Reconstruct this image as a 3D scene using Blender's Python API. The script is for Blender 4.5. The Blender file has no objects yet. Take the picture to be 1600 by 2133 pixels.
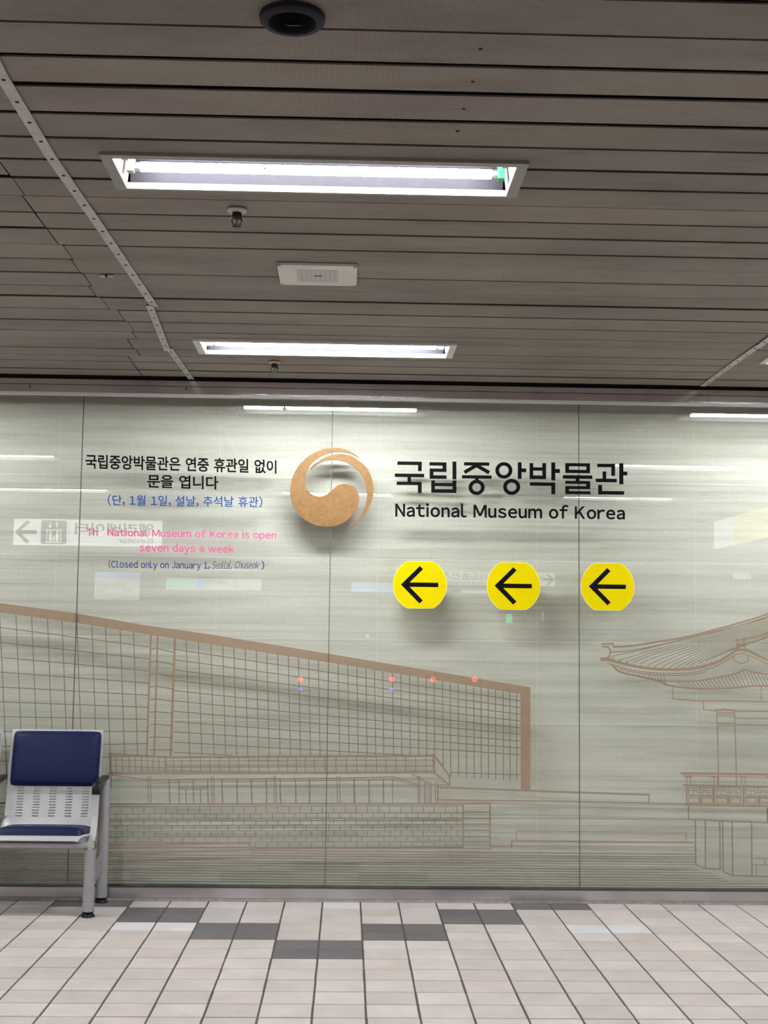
import bpy, bmesh, math, random
from mathutils import Vector, Matrix
from mathutils.geometry import tessellate_polygon
random.seed(7)
SC = bpy.context.scene
COL = SC.collection

# ------------------------------------------------------------------ camera, world, exposure
FPX, YAW, PITCH, ROLL = 2733.0, math.radians(1.528), math.radians(5.46), math.radians(0.6934)
EYE = Vector((0, 0, 1.5))
_f = Vector((math.sin(YAW) * math.cos(PITCH), math.cos(YAW) * math.cos(PITCH), math.sin(PITCH)))
_r0 = Vector((math.cos(YAW), -math.sin(YAW), 0))
_u0 = _r0.cross(_f)
CR = math.cos(ROLL) * _r0 + math.sin(ROLL) * _u0
CU = -math.sin(ROLL) * _r0 + math.cos(ROLL) * _u0
cam_data = bpy.data.cameras.new('camera')
cam = bpy.data.objects.new('camera', cam_data)
COL.objects.link(cam)
cam_data.sensor_fit = 'VERTICAL'
cam_data.sensor_height = 24.0
cam_data.lens = FPX / 2133.0 * 24.0
cam_data.clip_start = 0.05
cam_data.clip_end = 200
M3 = Matrix((CR, CU, -_f)).transposed()
cam.matrix_world = Matrix.Translation(EYE) @ M3.to_4x4()
SC.camera = cam

SC.view_settings.view_transform = 'Standard'
SC.view_settings.look = 'None'
SC.view_settings.exposure = 0.0
SC.view_settings.gamma = 1.0
SC.view_settings.use_curve_mapping = False
world = bpy.data.worlds.new('world')
SC.world = world
world.use_nodes = True
world.node_tree.nodes['Background'].inputs[0].default_value = (0.9, 0.95, 1.0, 1)
world.node_tree.nodes['Background'].inputs[1].default_value = 0.02
SC.cycles.max_bounces = 10
SC.cycles.diffuse_bounces = 5
SC.cycles.transparent_max_bounces = 16
SC.cycles.caustics_reflective = False
SC.cycles.caustics_refractive = False
SC.cycles.use_denoising = True

TUBE_POWER = 158.0       # radiance of the fluorescent tubes
SIGN_POWER = 3.4        # radiance of the backlit sign faces

D = 7.65                # front face of the glass cladding
ZC = 2.995              # ceiling height
GAP = 0.155             # glass to the stone behind it


def ray(px, py):
    return (px - 800.0) / FPX * CR - (py - 1066.5) / FPX * CU + _f


def onY(px, py, Y=D):   # world point on the plane y = Y seen at that point of the photograph
    d = ray(px, py)
    return EYE + d * (Y / d.y)


def onZ(px, py, Z):
    d = ray(px, py)
    return EYE + d * ((Z - EYE.z) / d.z)


# ------------------------------------------------------------------ materials
def new_mat(name):
    m = bpy.data.materials.new(name)
    m.use_nodes = True
    nt = m.node_tree
    b = nt.nodes['Principled BSDF']
    return m, nt, b


def N(nt, t, **kw):
    n = nt.nodes.new(t)
    for k, v in kw.items():
        setattr(n, k, v)
    return n


def math_n(nt, op, a, b=None, c=None):
    n = nt.nodes.new('ShaderNodeMath')
    n.operation = op
    for i, v in enumerate((a, b, c)):
        if v is None:
            continue
        if isinstance(v, (int, float)):
            n.inputs[i].default_value = v
        else:
            nt.links.new(v, n.inputs[i])
    return n.outputs[0]


def mix_col(nt, fac, a, b, blend='MIX'):
    n = nt.nodes.new('ShaderNodeMix')
    n.data_type = 'RGBA'
    n.blend_type = blend
    for i, v in ((0, fac), (6, a), (7, b)):
        if isinstance(v, (int, float)):
            n.inputs[i].default_value = v
        elif isinstance(v, tuple):
            n.inputs[i].default_value = v
        else:
            nt.links.new(v, n.inputs[i])
    return n.outputs[2]


def noise(nt, vec, scale, detail=3, rough=0.5):
    n = nt.nodes.new('ShaderNodeTexNoise')
    n.inputs['Scale'].default_value = scale
    n.inputs['Detail'].default_value = detail
    n.inputs['Roughness'].default_value = rough
    if vec is not None:
        nt.links.new(vec, n.inputs['Vector'])
    return n.outputs[0]


def ramp(nt, fac, stops):
    n = nt.nodes.new('ShaderNodeValToRGB')
    cr = n.color_ramp
    while len(cr.elements) > 1:
        cr.elements.remove(cr.elements[0])
    cr.elements[0].position = stops[0][0]
    cr.elements[0].color = stops[0][1]
    for p, c in stops[1:]:
        e = cr.elements.new(p)
        e.color = c
    nt.links.new(fac, n.inputs[0])
    return n.outputs[0]


def gpos(nt, scale=(1, 1, 1)):
    g = nt.nodes.new('ShaderNodeNewGeometry')
    mp = nt.nodes.new('ShaderNodeMapping')
    mp.inputs['Scale'].default_value = scale
    nt.links.new(g.outputs['Position'], mp.inputs[0])
    return mp.outputs[0]


def c4(r, g, b):
    return (r, g, b, 1.0)


def plain(name, col, rough=0.5, metal=0.0, var=0.06, nscale=25.0, bump=0.0, coat=0.0, spec=0.5):
    m, nt, b = new_mat(name)
    n = noise(nt, gpos(nt), nscale, 4, 0.6)
    lo = c4(*[max(0, c * (1 - var)) for c in col])
    hi = c4(*[min(1, c * (1 + var)) for c in col])
    nt.links.new(ramp(nt, n, [(0.3, lo), (0.7, hi)]), b.inputs['Base Color'])
    b.inputs['Roughness'].default_value = rough
    b.inputs['Metallic'].default_value = metal
    b.inputs['Specular IOR Level'].default_value = spec
    if coat:
        b.inputs['Coat Weight'].default_value = coat
    if bump:
        bp = nt.nodes.new('ShaderNodeBump')
        bp.inputs['Strength'].default_value = bump
        bp.inputs['Distance'].default_value = 0.002
        nt.links.new(noise(nt, gpos(nt), 400, 2), bp.inputs['Height'])
        nt.links.new(bp.outputs[0], b.inputs['Normal'])
    return m


def emit(name, col, power):
    m, nt, b = new_mat(name)
    b.inputs['Base Color'].default_value = c4(*col)
    b.inputs['Emission Color'].default_value = c4(*col)
    b.inputs['Emission Strength'].default_value = power
    b.inputs['Roughness'].default_value = 0.4
    return m


def mat_ceiling():
    m, nt, b = new_mat('ceiling_panel')
    pos = gpos(nt)
    sep = nt.nodes.new('ShaderNodeSeparateXYZ')
    nt.links.new(pos, sep.inputs[0])
    k = 2 * math.pi / 0.0062
    wob = math_n(nt, 'MULTIPLY', noise(nt, gpos(nt), 9.0, 2), 3.0)
    sx = math_n(nt, 'SINE', math_n(nt, 'ADD', math_n(nt, 'MULTIPLY', sep.outputs[0], k), wob))
    sy = math_n(nt, 'SINE', math_n(nt, 'MULTIPLY', sep.outputs[1], k * 0.8))
    dots = math_n(nt, 'ADD', math_n(nt, 'MULTIPLY', sx, 0.36), math_n(nt, 'MULTIPLY', sy, 0.14))
    dots = math_n(nt, 'ADD', dots, 0.5)
    at = N(nt, 'ShaderNodeAttribute', attribute_name='tint')
    base = ramp(nt, noise(nt, gpos(nt, (0.8, 2.2, 1)), 1.7, 5, 0.62),
                [(0.3, c4(0.255, 0.213, 0.200)), (0.52, c4(0.335, 0.287, 0.262)), (0.72, c4(0.365, 0.332, 0.290))])
    base = mix_col(nt, 1.0, base, at.outputs[0], 'MULTIPLY')
    stain = ramp(nt, noise(nt, gpos(nt, (1.0, 5.0, 1)), 3.1, 5, 0.7), [(0.56, c4(1, 1, 1)), (0.78, c4(0.66, 0.62, 0.6))])
    base = mix_col(nt, 1.0, base, stain, 'MULTIPLY')
    col = mix_col(nt, math_n(nt, 'MULTIPLY', dots, 0.8), base, mix_col(nt, 1.0, base, c4(0.33, 0.31, 0.30), 'MULTIPLY'))
    nt.links.new(col, b.inputs['Base Color'])
    b.inputs['Roughness'].default_value = 0.62
    return m


def mat_stone():
    m, nt, b = new_mat('stone_cladding')
    pos = gpos(nt)
    s1 = noise(nt, gpos(nt, (0.5, 1, 9.0)), 1.6, 6, 0.62)
    s2 = noise(nt, gpos(nt, (0.35, 1, 22.0)), 1.9, 5, 0.6)
    s3 = noise(nt, gpos(nt, (1.0, 1, 1.6)), 1.1, 3, 0.5)
    col = ramp(nt, s1, [(0.30, c4(0.525, 0.525, 0.46)), (0.5, c4(0.645, 0.645, 0.575)), (0.7, c4(0.71, 0.71, 0.645))])
    dark = ramp(nt, s2, [(0.36, c4(0.62, 0.63, 0.61)), (0.52, c4(1, 1, 1))])
    patch = ramp(nt, noise(nt, gpos(nt, (0.5, 1, 1.8)), 1.4, 3), [(0.38, c4(0.12, 0.12, 0.12)), (0.62, c4(0.55, 0.55, 0.55))])
    col = mix_col(nt, patch, col, mix_col(nt, 1.0, col, dark, 'MULTIPLY'))
    col = mix_col(nt, math_n(nt, 'MULTIPLY', ramp(nt, s3, [(0.5, c4(0, 0, 0)), (0.75, c4(1, 1, 1))]), 0.35), col, c4(0.62, 0.60, 0.49))
    grain = ramp(nt, noise(nt, gpos(nt), 130, 2), [(0.3, c4(0.93, 0.93, 0.93)), (0.7, c4(1.05, 1.05, 1.05))])
    col = mix_col(nt, 1.0, col, grain, 'MULTIPLY')
    sep = nt.nodes.new('ShaderNodeSeparateXYZ')
    nt.links.new(pos, sep.inputs[0])
    w = 0.0036
    px, pz = 0.952, 0.479
    x0 = onY(1119, 1000, D + GAP).x
    z0 = onY(900, 1166, D + GAP).z
    fx = math_n(nt, 'FRACT', math_n(nt, 'DIVIDE', math_n(nt, 'ADD', sep.outputs[0], 20 * px - x0 + w / 2), px))
    fz = math_n(nt, 'FRACT', math_n(nt, 'DIVIDE', math_n(nt, 'ADD', sep.outputs[2], 20 * pz - z0 + w / 2), pz))
    jx = math_n(nt, 'LESS_THAN', fx, w / px)
    jz = math_n(nt, 'LESS_THAN', fz, w / pz)
    j = math_n(nt, 'MAXIMUM', math_n(nt, 'MULTIPLY', jx, 0.35), math_n(nt, 'MULTIPLY', jz, 0.7))
    col = mix_col(nt, j, col, c4(0.85, 0.86, 0.80))
    nt.links.new(col, b.inputs['Base Color'])
    b.inputs['Roughness'].default_value = 0.7
    return m


def mat_glass():
    m = bpy.data.materials.new('clear_glass')
    m.use_nodes = True
    nt = m.node_tree
    nt.nodes.clear()
    out = N(nt, 'ShaderNodeOutputMaterial')
    fr = N(nt, 'ShaderNodeFresnel')
    ge = N(nt, 'ShaderNodeNewGeometry')
    # a thin pane: the ray leaves as steeply as it came in, so both faces answer alike
    ior = math_n(nt, 'MULTIPLY_ADD', ge.outputs['Backfacing'], 1 / 1.52 - 1.52, 1.52)
    nt.links.new(ior, fr.inputs['IOR'])
    tr = N(nt, 'ShaderNodeBsdfTransparent')
    tint = ramp(nt, noise(nt, gpos(nt), 0.6, 1), [(0.3, c4(0.972, 0.98, 0.966)), (0.7, c4(0.976, 0.982, 0.970))])
    nt.links.new(tint, tr.inputs[0])
    gl = N(nt, 'ShaderNodeBsdfGlossy')
    gl.inputs['Roughness'].default_value = 0.0
    gl.inputs['Color'].default_value = (1, 1, 1, 1)
    mx = N(nt, 'ShaderNodeMixShader')
    nt.links.new(fr.outputs[0], mx.inputs[0])
    nt.links.new(tr.outputs[0], mx.inputs[1])
    nt.links.new(gl.outputs[0], mx.inputs[2])
    nt.links.new(mx.outputs[0], out.inputs[0])
    return m


def mat_tile():
    m, nt, b = new_mat('floor_tile')
    at = N(nt, 'ShaderNodeAttribute', attribute_name='tint')
    n1 = ramp(nt, noise(nt, gpos(nt, (1, 1, 1)), 5.0, 5, 0.65), [(0.3, c4(0.88, 0.86, 0.84)), (0.7, c4(1.06, 1.05, 1.04))])
    n2 = ramp(nt, noise(nt, gpos(nt), 170, 2), [(0.3, c4(0.92, 0.92, 0.92)), (0.7, c4(1.06, 1.06, 1.06))])
    col = mix_col(nt, 1.0, at.outputs[0], n1, 'MULTIPLY')
    col = mix_col(nt, 1.0, col, n2, 'MULTIPLY')
    nt.links.new(col, b.inputs['Base Color'])
    b.inputs['Roughness'].default_value = 0.55
    return m


def mat_steel(name, col=(0.62, 0.58, 0.59), rough=0.3):
    m, nt, b = new_mat(name)
    n = noise(nt, gpos(nt, (1.3, 1, 0.6)), 1.6, 3, 0.5)
    n2 = noise(nt, gpos(nt, (2.0, 1, 220)), 6.0, 2, 0.5)
    c = ramp(nt, n, [(0.3, c4(*[c * 0.80 for c in col])), (0.7, c4(*[min(1, c * 1.12) for c in col]))])
    c = mix_col(nt, 1.0, c, ramp(nt, n2, [(0.3, c4(0.92, 0.92, 0.92)), (0.7, c4(1.04, 1.04, 1.04))]), 'MULTIPLY')
    nt.links.new(c, b.inputs['Base Color'])
    b.inputs['Metallic'].default_value = 1.0
    b.inputs['Roughness'].default_value = rough
    return m


MAT = {
    'ceiling': mat_ceiling(),
    'void': plain('dark_plenum', (0.012, 0.011, 0.012), 0.9),
    'stone': mat_stone(),
    'glass': mat_glass(),
    'tile': mat_tile(),
    'grout': plain('floor_grout', (0.075, 0.066, 0.064), 0.85, var=0.2),
    'steel': mat_steel('brushed_steel', (0.84, 0.80, 0.84), 0.15),
    'steel_base': mat_steel('brushed_steel_base', (0.60, 0.56, 0.57), 0.33),
    'seal': plain('joint_sealant', (0.10, 0.105, 0.095), 0.6),
    'film': plain('brown_film', (0.43, 0.31, 0.225), 0.6, var=0.05, spec=0.1),
    'filmline': plain('brown_film_line', (0.30, 0.235, 0.168), 0.6, var=0.05, spec=0.1),
    'gold': plain('bronze_gold', (0.25, 0.135, 0.048), 0.5, 0.1, var=0.16, nscale=45, spec=0.3),
    'goldedge': plain('bronze_edge', (0.17, 0.09, 0.035), 0.5, 0.2),
    'black': plain('black_vinyl', (0.005, 0.005, 0.0055), 0.6, spec=0.05),
    'whitevinyl': plain('white_vinyl', (0.82, 0.82, 0.80), 0.5),
    'blue': plain('blue_vinyl', (0.016, 0.062, 0.29), 0.5, spec=0.15),
    'navy_ink': plain('navy_vinyl', (0.018, 0.032, 0.18), 0.5, spec=0.15),
    'pink': plain('pink_vinyl', (0.70, 0.095, 0.285), 0.5, spec=0.15),
    'yellow': plain('yellow_sheet', (0.74, 0.60, 0.001), 0.55, var=0.02, spec=0.03),
    'paleyellow': plain('pale_yellow_edge', (0.95, 0.86, 0.30), 0.5),
    'frame': plain('lamp_frame_metal', (0.33, 0.32, 0.30), 0.5, 0.3),
    'framewhite': plain('lamp_frame_paint', (0.72, 0.72, 0.70), 0.5),
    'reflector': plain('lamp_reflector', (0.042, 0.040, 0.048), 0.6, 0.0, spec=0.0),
    'trough': plain('lamp_trough', (0.45, 0.45, 0.44), 0.5),
    'tube': emit('fluorescent_tube', (0.965, 0.985, 1.0), TUBE_POWER),
    'tubedim': emit('fluorescent_tube_dimmed', (0.985, 0.985, 0.985), TUBE_POWER * 0.6),  # same tubes, dimmed so the row by the glass casts the stronger shadows
    'cap': plain('tube_cap', (0.5, 0.5, 0.5), 0.35, 0.8),
    'green': plain('green_lampholder', (0.03, 0.40, 0.12), 0.45),
    'cream': plain('cream_lampholder', (0.62, 0.60, 0.55), 0.5),
    'coverstrip': plain('cover_strip_paint', (0.50, 0.49, 0.47), 0.5, 0.1, var=0.15, nscale=14),
    'hole': plain('dark_hole', (0.01, 0.01, 0.01), 0.9),
    'speaker': plain('speaker_paint', (0.72, 0.71, 0.68), 0.5, var=0.05, nscale=8),
    'grille': None,
    'downlight': plain('downlight_black', (0.020, 0.019, 0.034), 0.6, spec=0.2),
    'sprinkler': plain('sprinkler_black', (0.012, 0.012, 0.013), 0.5, spec=0.25),
    'flange': plain('sprinkler_flange', (0.55, 0.48, 0.42), 0.45),
    'leather': plain('navy_leatherette', (0.005, 0.009, 0.048), 0.42, var=0.15, nscale=60, bump=0.06, spec=0.18),
    'chairsteel': plain('silver_paint', (0.36, 0.36, 0.37), 0.36, 0.3, var=0.04),
    'chairwhite': plain('pale_paint', (0.44, 0.44, 0.45), 0.38, 0.15, var=0.03),
    'rubber': plain('black_rubber', (0.008, 0.008, 0.009), 0.5, spec=0.25),
    'armpad': plain('black_armpad', (0.008, 0.008, 0.009), 0.35, spec=0.25),
    'wallpaint': plain('hall_wall', (0.36, 0.35, 0.33), 0.7, var=0.1, nscale=2),
    'gatebody': plain('gate_body', (0.14, 0.14, 0.15), 0.4, 0.3),
    'signcase': plain('sign_case', (0.12, 0.12, 0.12), 0.5),
    'signwhite': emit('sign_white', (0.95, 0.97, 1.0), SIGN_POWER),
    'signdim': emit('sign_dim', (0.95, 0.97, 1.0), SIGN_POWER * 0.45),
    'signblue': emit('sign_blue', (0.35, 0.55, 1.0), SIGN_POWER * 0.7),
    'signteal': emit('sign_teal', (0.25, 0.75, 0.55), SIGN_POWER * 0.8),
    'signgreen': emit('sign_green', (0.10, 0.85, 0.45), SIGN_POWER * 1.2),
    'signyellow': emit('sign_yellow', (1.0, 0.72, 0.16), SIGN_POWER * 0.5),
    'signgrey': plain('sign_grey_print', (0.10, 0.10, 0.095), 0.6),
    'ledred': emit('led_red', (1.0, 0.04, 0.03), 16.0),
    'ledblue': emit('led_blue', (0.05, 0.10, 1.0), 16.0),
}


def mat_grille():
    m, nt, b = new_mat('speaker_grille')
    sep = nt.nodes.new('ShaderNodeSeparateXYZ')
    nt.links.new(gpos(nt), sep.inputs[0])
    k = 2 * math.pi / 0.0042
    sx = math_n(nt, 'SINE', math_n(nt, 'MULTIPLY', sep.outputs[0], k))
    sy = math_n(nt, 'SINE', math_n(nt, 'MULTIPLY', sep.outputs[1], k))
    band = math_n(nt, 'SINE', math_n(nt, 'MULTIPLY', sep.outputs[0], 2 * math.pi / 0.0195))
    d = math_n(nt, 'GREATER_THAN', math_n(nt, 'MULTIPLY', sx, sy), 0.15)
    f = math_n(nt, 'MULTIPLY', d, math_n(nt, 'ADD', math_n(nt, 'MULTIPLY', band, 0.3), 0.65))
    nt.links.new(mix_col(nt, f, c4(0.66, 0.65, 0.63), c4(0.16, 0.16, 0.155)), b.inputs['Base Color'])
    b.inputs['Roughness'].default_value = 0.6
    return m


MAT['grille'] = mat_grille()

# ------------------------------------------------------------------ building helpers
BASE = {}


class MB:
    def __init__(self):
        self.v, self.f, self.m = [], [], []

    def face(self, pts, mi=0):
        i = len(self.v)
        self.v += [Vector(p) for p in pts]
        self.f.append(tuple(range(i, i + len(pts))))
        self.m.append(mi)

    def mesh(self, vs, fs, mi=0):
        i = len(self.v)
        self.v += [Vector(p) for p in vs]
        for f in fs:
            self.f.append(tuple(a + i for a in f))
            self.m.append(mi)

    def box(self, a, b, mi=0):
        x0, y0, z0 = [min(p, q) for p, q in zip(a, b)]
        x1, y1, z1 = [max(p, q) for p, q in zip(a, b)]
        vs = [(x0, y0, z0), (x1, y0, z0), (x1, y1, z0), (x0, y1, z0), (x0, y0, z1), (x1, y0, z1), (x1, y1, z1), (x0, y1, z1)]
        self.mesh(vs, [(0, 3, 2, 1), (4, 5, 6, 7), (0, 1, 5, 4), (1, 2, 6, 5), (2, 3, 7, 6), (3, 0, 4, 7)], mi)

    def tube(self, pts, r, n=14, mi=0, cap=True):
        pts = [Vector(p) for p in pts]
        rs = r if isinstance(r, (list, tuple)) else [r] * len(pts)
        rings = []
        for i, p in enumerate(pts):
            t = (pts[min(i + 1, len(pts) - 1)] - pts[max(i - 1, 0)]).normalized()
            ref = Vector((0, 0, 1)) if abs(t.z) < 0.9 else Vector((1, 0, 0))
            a = t.cross(ref).normalized()
            b = t.cross(a).normalized()
            rings.append([p + rs[i] * (math.cos(2 * math.pi * k / n) * a + math.sin(2 * math.pi * k / n) * b) for k in range(n)])
        vs = [v for r_ in rings for v in r_]
        fs = []
        for i in range(len(rings) - 1):
            for k in range(n):
                fs.append((i * n + k, i * n + (k + 1) % n, (i + 1) * n + (k + 1) % n, (i + 1) * n + k))
        if cap:
            fs.append(tuple(range(n - 1, -1, -1)))
            fs.append(tuple((len(rings) - 1) * n + k for k in range(n)))
        self.mesh(vs, fs, mi)

    def lathe(self, c, prof, n=32, mi=0):
        # prof: (radius, z) pairs about the vertical through c
        vs, fs = [], []
        for r, z in prof:
            for k in range(n):
                a = 2 * math.pi * k / n
                vs.append((c[0] + r * math.cos(a), c[1] + r * math.sin(a), c[2] + z))
        for i in range(len(prof) - 1):
            for k in range(n):
                fs.append((i * n + k, i * n + (k + 1) % n, (i + 1) * n + (k + 1) % n, (i + 1) * n + k))
        self.mesh(vs, fs, mi)

    def prism(self, poly, y0, y1, mi=0, side=None):
        # poly: (x, z) outline, made solid from y0 (front) to y1
        n = len(poly)
        vs = [(p[0], y0, p[1]) for p in poly] + [(p[0], y1, p[1]) for p in poly]
        self.mesh(vs, [tuple(range(n)), tuple(range(2 * n - 1, n - 1, -1))], mi)
        self.mesh(vs, [(i, (i + 1) % n, n + (i + 1) % n, n + i) for i in range(n)], mi if side is None else side)

    def build(self, name, mats, parent=None, smooth=False, bevel=0, fix=True, angle=40):
        off = BASE.get(parent.name, Vector()) if parent is not None else Vector()
        me = bpy.data.meshes.new(name)
        me.from_pydata([tuple(v - off) for v in self.v], [], self.f)
        mats = mats if isinstance(mats, (list, tuple)) else [mats]
        for m in mats:
            me.materials.append(m)
        me.polygons.foreach_set('material_index', self.m)
        if fix:
            bm = bmesh.new()
            bm.from_mesh(me)
            bmesh.ops.remove_doubles(bm, verts=bm.verts, dist=1e-5)
            bmesh.ops.recalc_face_normals(bm, faces=bm.faces)
            if bevel:
                es = [e for e in bm.edges if len(e.link_faces) == 2 and e.calc_face_angle(0) > 0.6]
                bmesh.ops.bevel(bm, geom=es, offset=bevel, segments=2, profile=0.6, affect='EDGES')
            bm.to_mesh(me)
            bm.free()
        o = bpy.data.objects.new(name, me)
        COL.objects.link(o)
        if parent is not None:
            o.parent = parent
            BASE[o.name] = off
        if smooth:
            me.polygons.foreach_set('use_smooth', [True] * len(me.polygons))
            me.set_sharp_from_angle(angle=math.radians(angle))
        return o


def tag(o, label=None, cat=None, group=None, kind=None):
    for k, v in (('label', label), ('category', cat), ('group', group), ('kind', kind)):
        if v:
            o[k] = v
    return o


def thing(name, loc, label, cat, group=None):
    o = bpy.data.objects.new(name, None)
    COL.objects.link(o)
    o.location = loc
    o.empty_display_size = 0.1
    BASE[o.name] = Vector(loc)
    return tag(o, label, cat, group)


def copy_thing(src, loc):
    kids = [ch for ch in src.children]
    r = src.copy()
    COL.objects.link(r)
    r.location = loc
    for ch in kids:
        c = ch.copy()
        COL.objects.link(c)
        c.parent = r
        for g in list(ch.children):
            d = g.copy()
            COL.objects.link(d)
            d.parent = c
    return r


def struct(o):
    o['kind'] = 'structure'
    return o


def smooth_poly(pts, sub=6):
    # closed Catmull-Rom; a point given with a third value stays a corner
    n = len(pts)
    out = []
    for i in range(n):
        p0, p1, p2, p3 = [Vector(pts[(i + k) % n][:2]) for k in (-1, 0, 1, 2)]
        if len(pts[i]) > 2:
            p0 = p1
        if len(pts[(i + 1) % n]) > 2:
            p3 = p2
        for s in range(sub):
            t = s / sub
            out.append(0.5 * ((2 * p1) + (p2 - p0) * t + (2 * p0 - 5 * p1 + 4 * p2 - p3) * t * t + (3 * p1 - p0 - 3 * p2 + p3) * t ** 3))
    return [(p.x, p.y) for p in out]


# ------------------------------------------------------------------ the setting
XL, XR, YB = -7.6, 7.6, -16.0

# floor: grout bed with every tile raised over it, grey tiles in a stepped V
TX, TY, GX0 = 0.2148, 0.1912, -0.118
fm = MB()
cols = []
fm.face([(XL, YB, -0.003), (XR, YB, -0.003), (XR, D + 0.2, -0.003), (XL, D + 0.2, -0.003)], 1)
cols.append((1, 1, 1))
DARK = set()
for c0 in (-26, 0, 26):
    for i in range(4):                      # a V that points away from the wall ...
        for r in (5 - 2 * i, 6 - 2 * i):
            for c in (-1 - 2 * i, -2 * i, 2 * i - 1, 2 * i):
                DARK.add((c + c0, r))
    for r0 in (13, 39):                     # ... and wedges further out
        for i in range(5):
            for r in (r0 + 2 * i, r0 + 1 + 2 * i):
                for c in (-1 - 2 * i, -2 * i, 2 * i - 1, 2 * i):
                    DARK.add((c + c0, r))
LIGHT = {(-5, 3), (-4, 3), (6, 3), (7, 3), (0, 0)}
rnd = random.Random(3)
gx, gy = 0.0085, 0.0095
for r in range(0, 124):
    for c in range(-35, 36):
        x0 = GX0 + c * TX
        y1 = D + 0.004 - r * TY
        if (c, r) in DARK:
            v = rnd.uniform(0.9, 1.12); t = (0.138 * v, 0.128 * v, 0.136 * v)
        elif (c, r) in LIGHT:
            t = (0.68, 0.68, 0.70)
        else:
            v = rnd.uniform(0.90, 1.06); w = rnd.uniform(-0.010, 0.014)
            t = ((0.590 + w) * v, 0.543 * v, (0.524 - w) * v)
        ox, oy = rnd.uniform(-0.0008, 0.0008), rnd.uniform(-0.0006, 0.0006)
        dz = rnd.uniform(-0.0006, 0.0006)
        a = (x0 + gx / 2 + ox, y1 - TY + gy / 2 + oy)
        b = (x0 + TX - gx / 2 + ox, y1 - gy / 2 + oy)
        e = 0.0016
        n = len(fm.v)
        fm.v += [Vector(p) for p in ((a[0], a[1], -0.003), (b[0], a[1], -0.003), (b[0], b[1], -0.003), (a[0], b[1], -0.003),
                                    (a[0] + e, a[1] + e, dz), (b[0] - e, a[1] + e, dz), (b[0] - e, b[1] - e, dz), (a[0] + e, b[1] - e, dz))]
        fm.f += [(n + 4, n + 5, n + 6, n + 7), (n, n + 1, n + 5, n + 4), (n + 1, n + 2, n + 6, n + 5), (n + 2, n + 3, n + 7, n + 6), (n + 3, n, n + 4, n + 7)]
        fm.m += [0] * 5
        cols += [t] * 5
floor = struct(fm.build('floor', [MAT['tile'], MAT['grout']], fix=False))


def face_tint(o, cs):
    ca = o.data.color_attributes.new('tint', 'FLOAT_COLOR', 'CORNER')
    buf = []
    for p, c in zip(o.data.polygons, cs):
        buf += list((c[0], c[1], c[2], 1.0)) * p.loop_total
    ca.data.foreach_set('color', buf)


face_tint(floor, cols)

# lamp places: rows along the hall, recessed in the ceiling
LX, LW, LD_ = 1.345, 0.03, 0.32
LAMPS = []
for row, ly in enumerate((6.722, 4.145, 1.57)):
    for k in (-2, -1, 0, 1, 2):
        cx = -0.135 + 2.995 * k + (0.012 if row == 1 else 0)
        LAMPS.append((cx, ly, row, k))
LAMPS.append((-2.53, -14.4, 3, 0))
HOLES = [(x - LX / 2 + 0.008, x + LX / 2 - 0.008, y - LD_ / 2 + 0.008, y + LD_ / 2 - 0.008) for x, y, _, _ in LAMPS]
DLX, DLY = -0.155, 3.055
HOLES.append((DLX - 0.055, DLX + 0.055, DLY - 0.05, DLY + 0.05))

# ceiling: long perforated metal panels with dark open joints
seams = [2.93, 3.122, 3.311, 3.49, 3.686, 3.877, 4.06, 4.24, 4.42, 4.60, 4.785, 4.985, 5.185, 5.385, 5.595, 5.78, 6.0, 6.22, 6.44,
         6.60, 6.83, 7.0, 7.16, 7.385, 7.595]
y = 2.93
while y > YB:
    y -= 0.19
    seams.insert(0, y)
gapw = {}
rnd = random.Random(11)
for s in seams:
    gapw[s] = rnd.uniform(0.012, 0.024)
for s, g in ((3.122, 0.012), (3.311, 0.026), (3.49, 0.024), (3.686, 0.018), (3.877, 0.017), (4.06, 0.019), (4.24, 0.022), (4.42, 0.002), (4.60, 0.013),
             (5.185, 0.002), (5.385, 0.019), (7.595, 0.07), (7.0, 0.006), (6.60, 0.01)):
    gapw[s] = g
cm = MB()
ccols = []
cuts = [XL, None, 2.05, XR]
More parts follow.
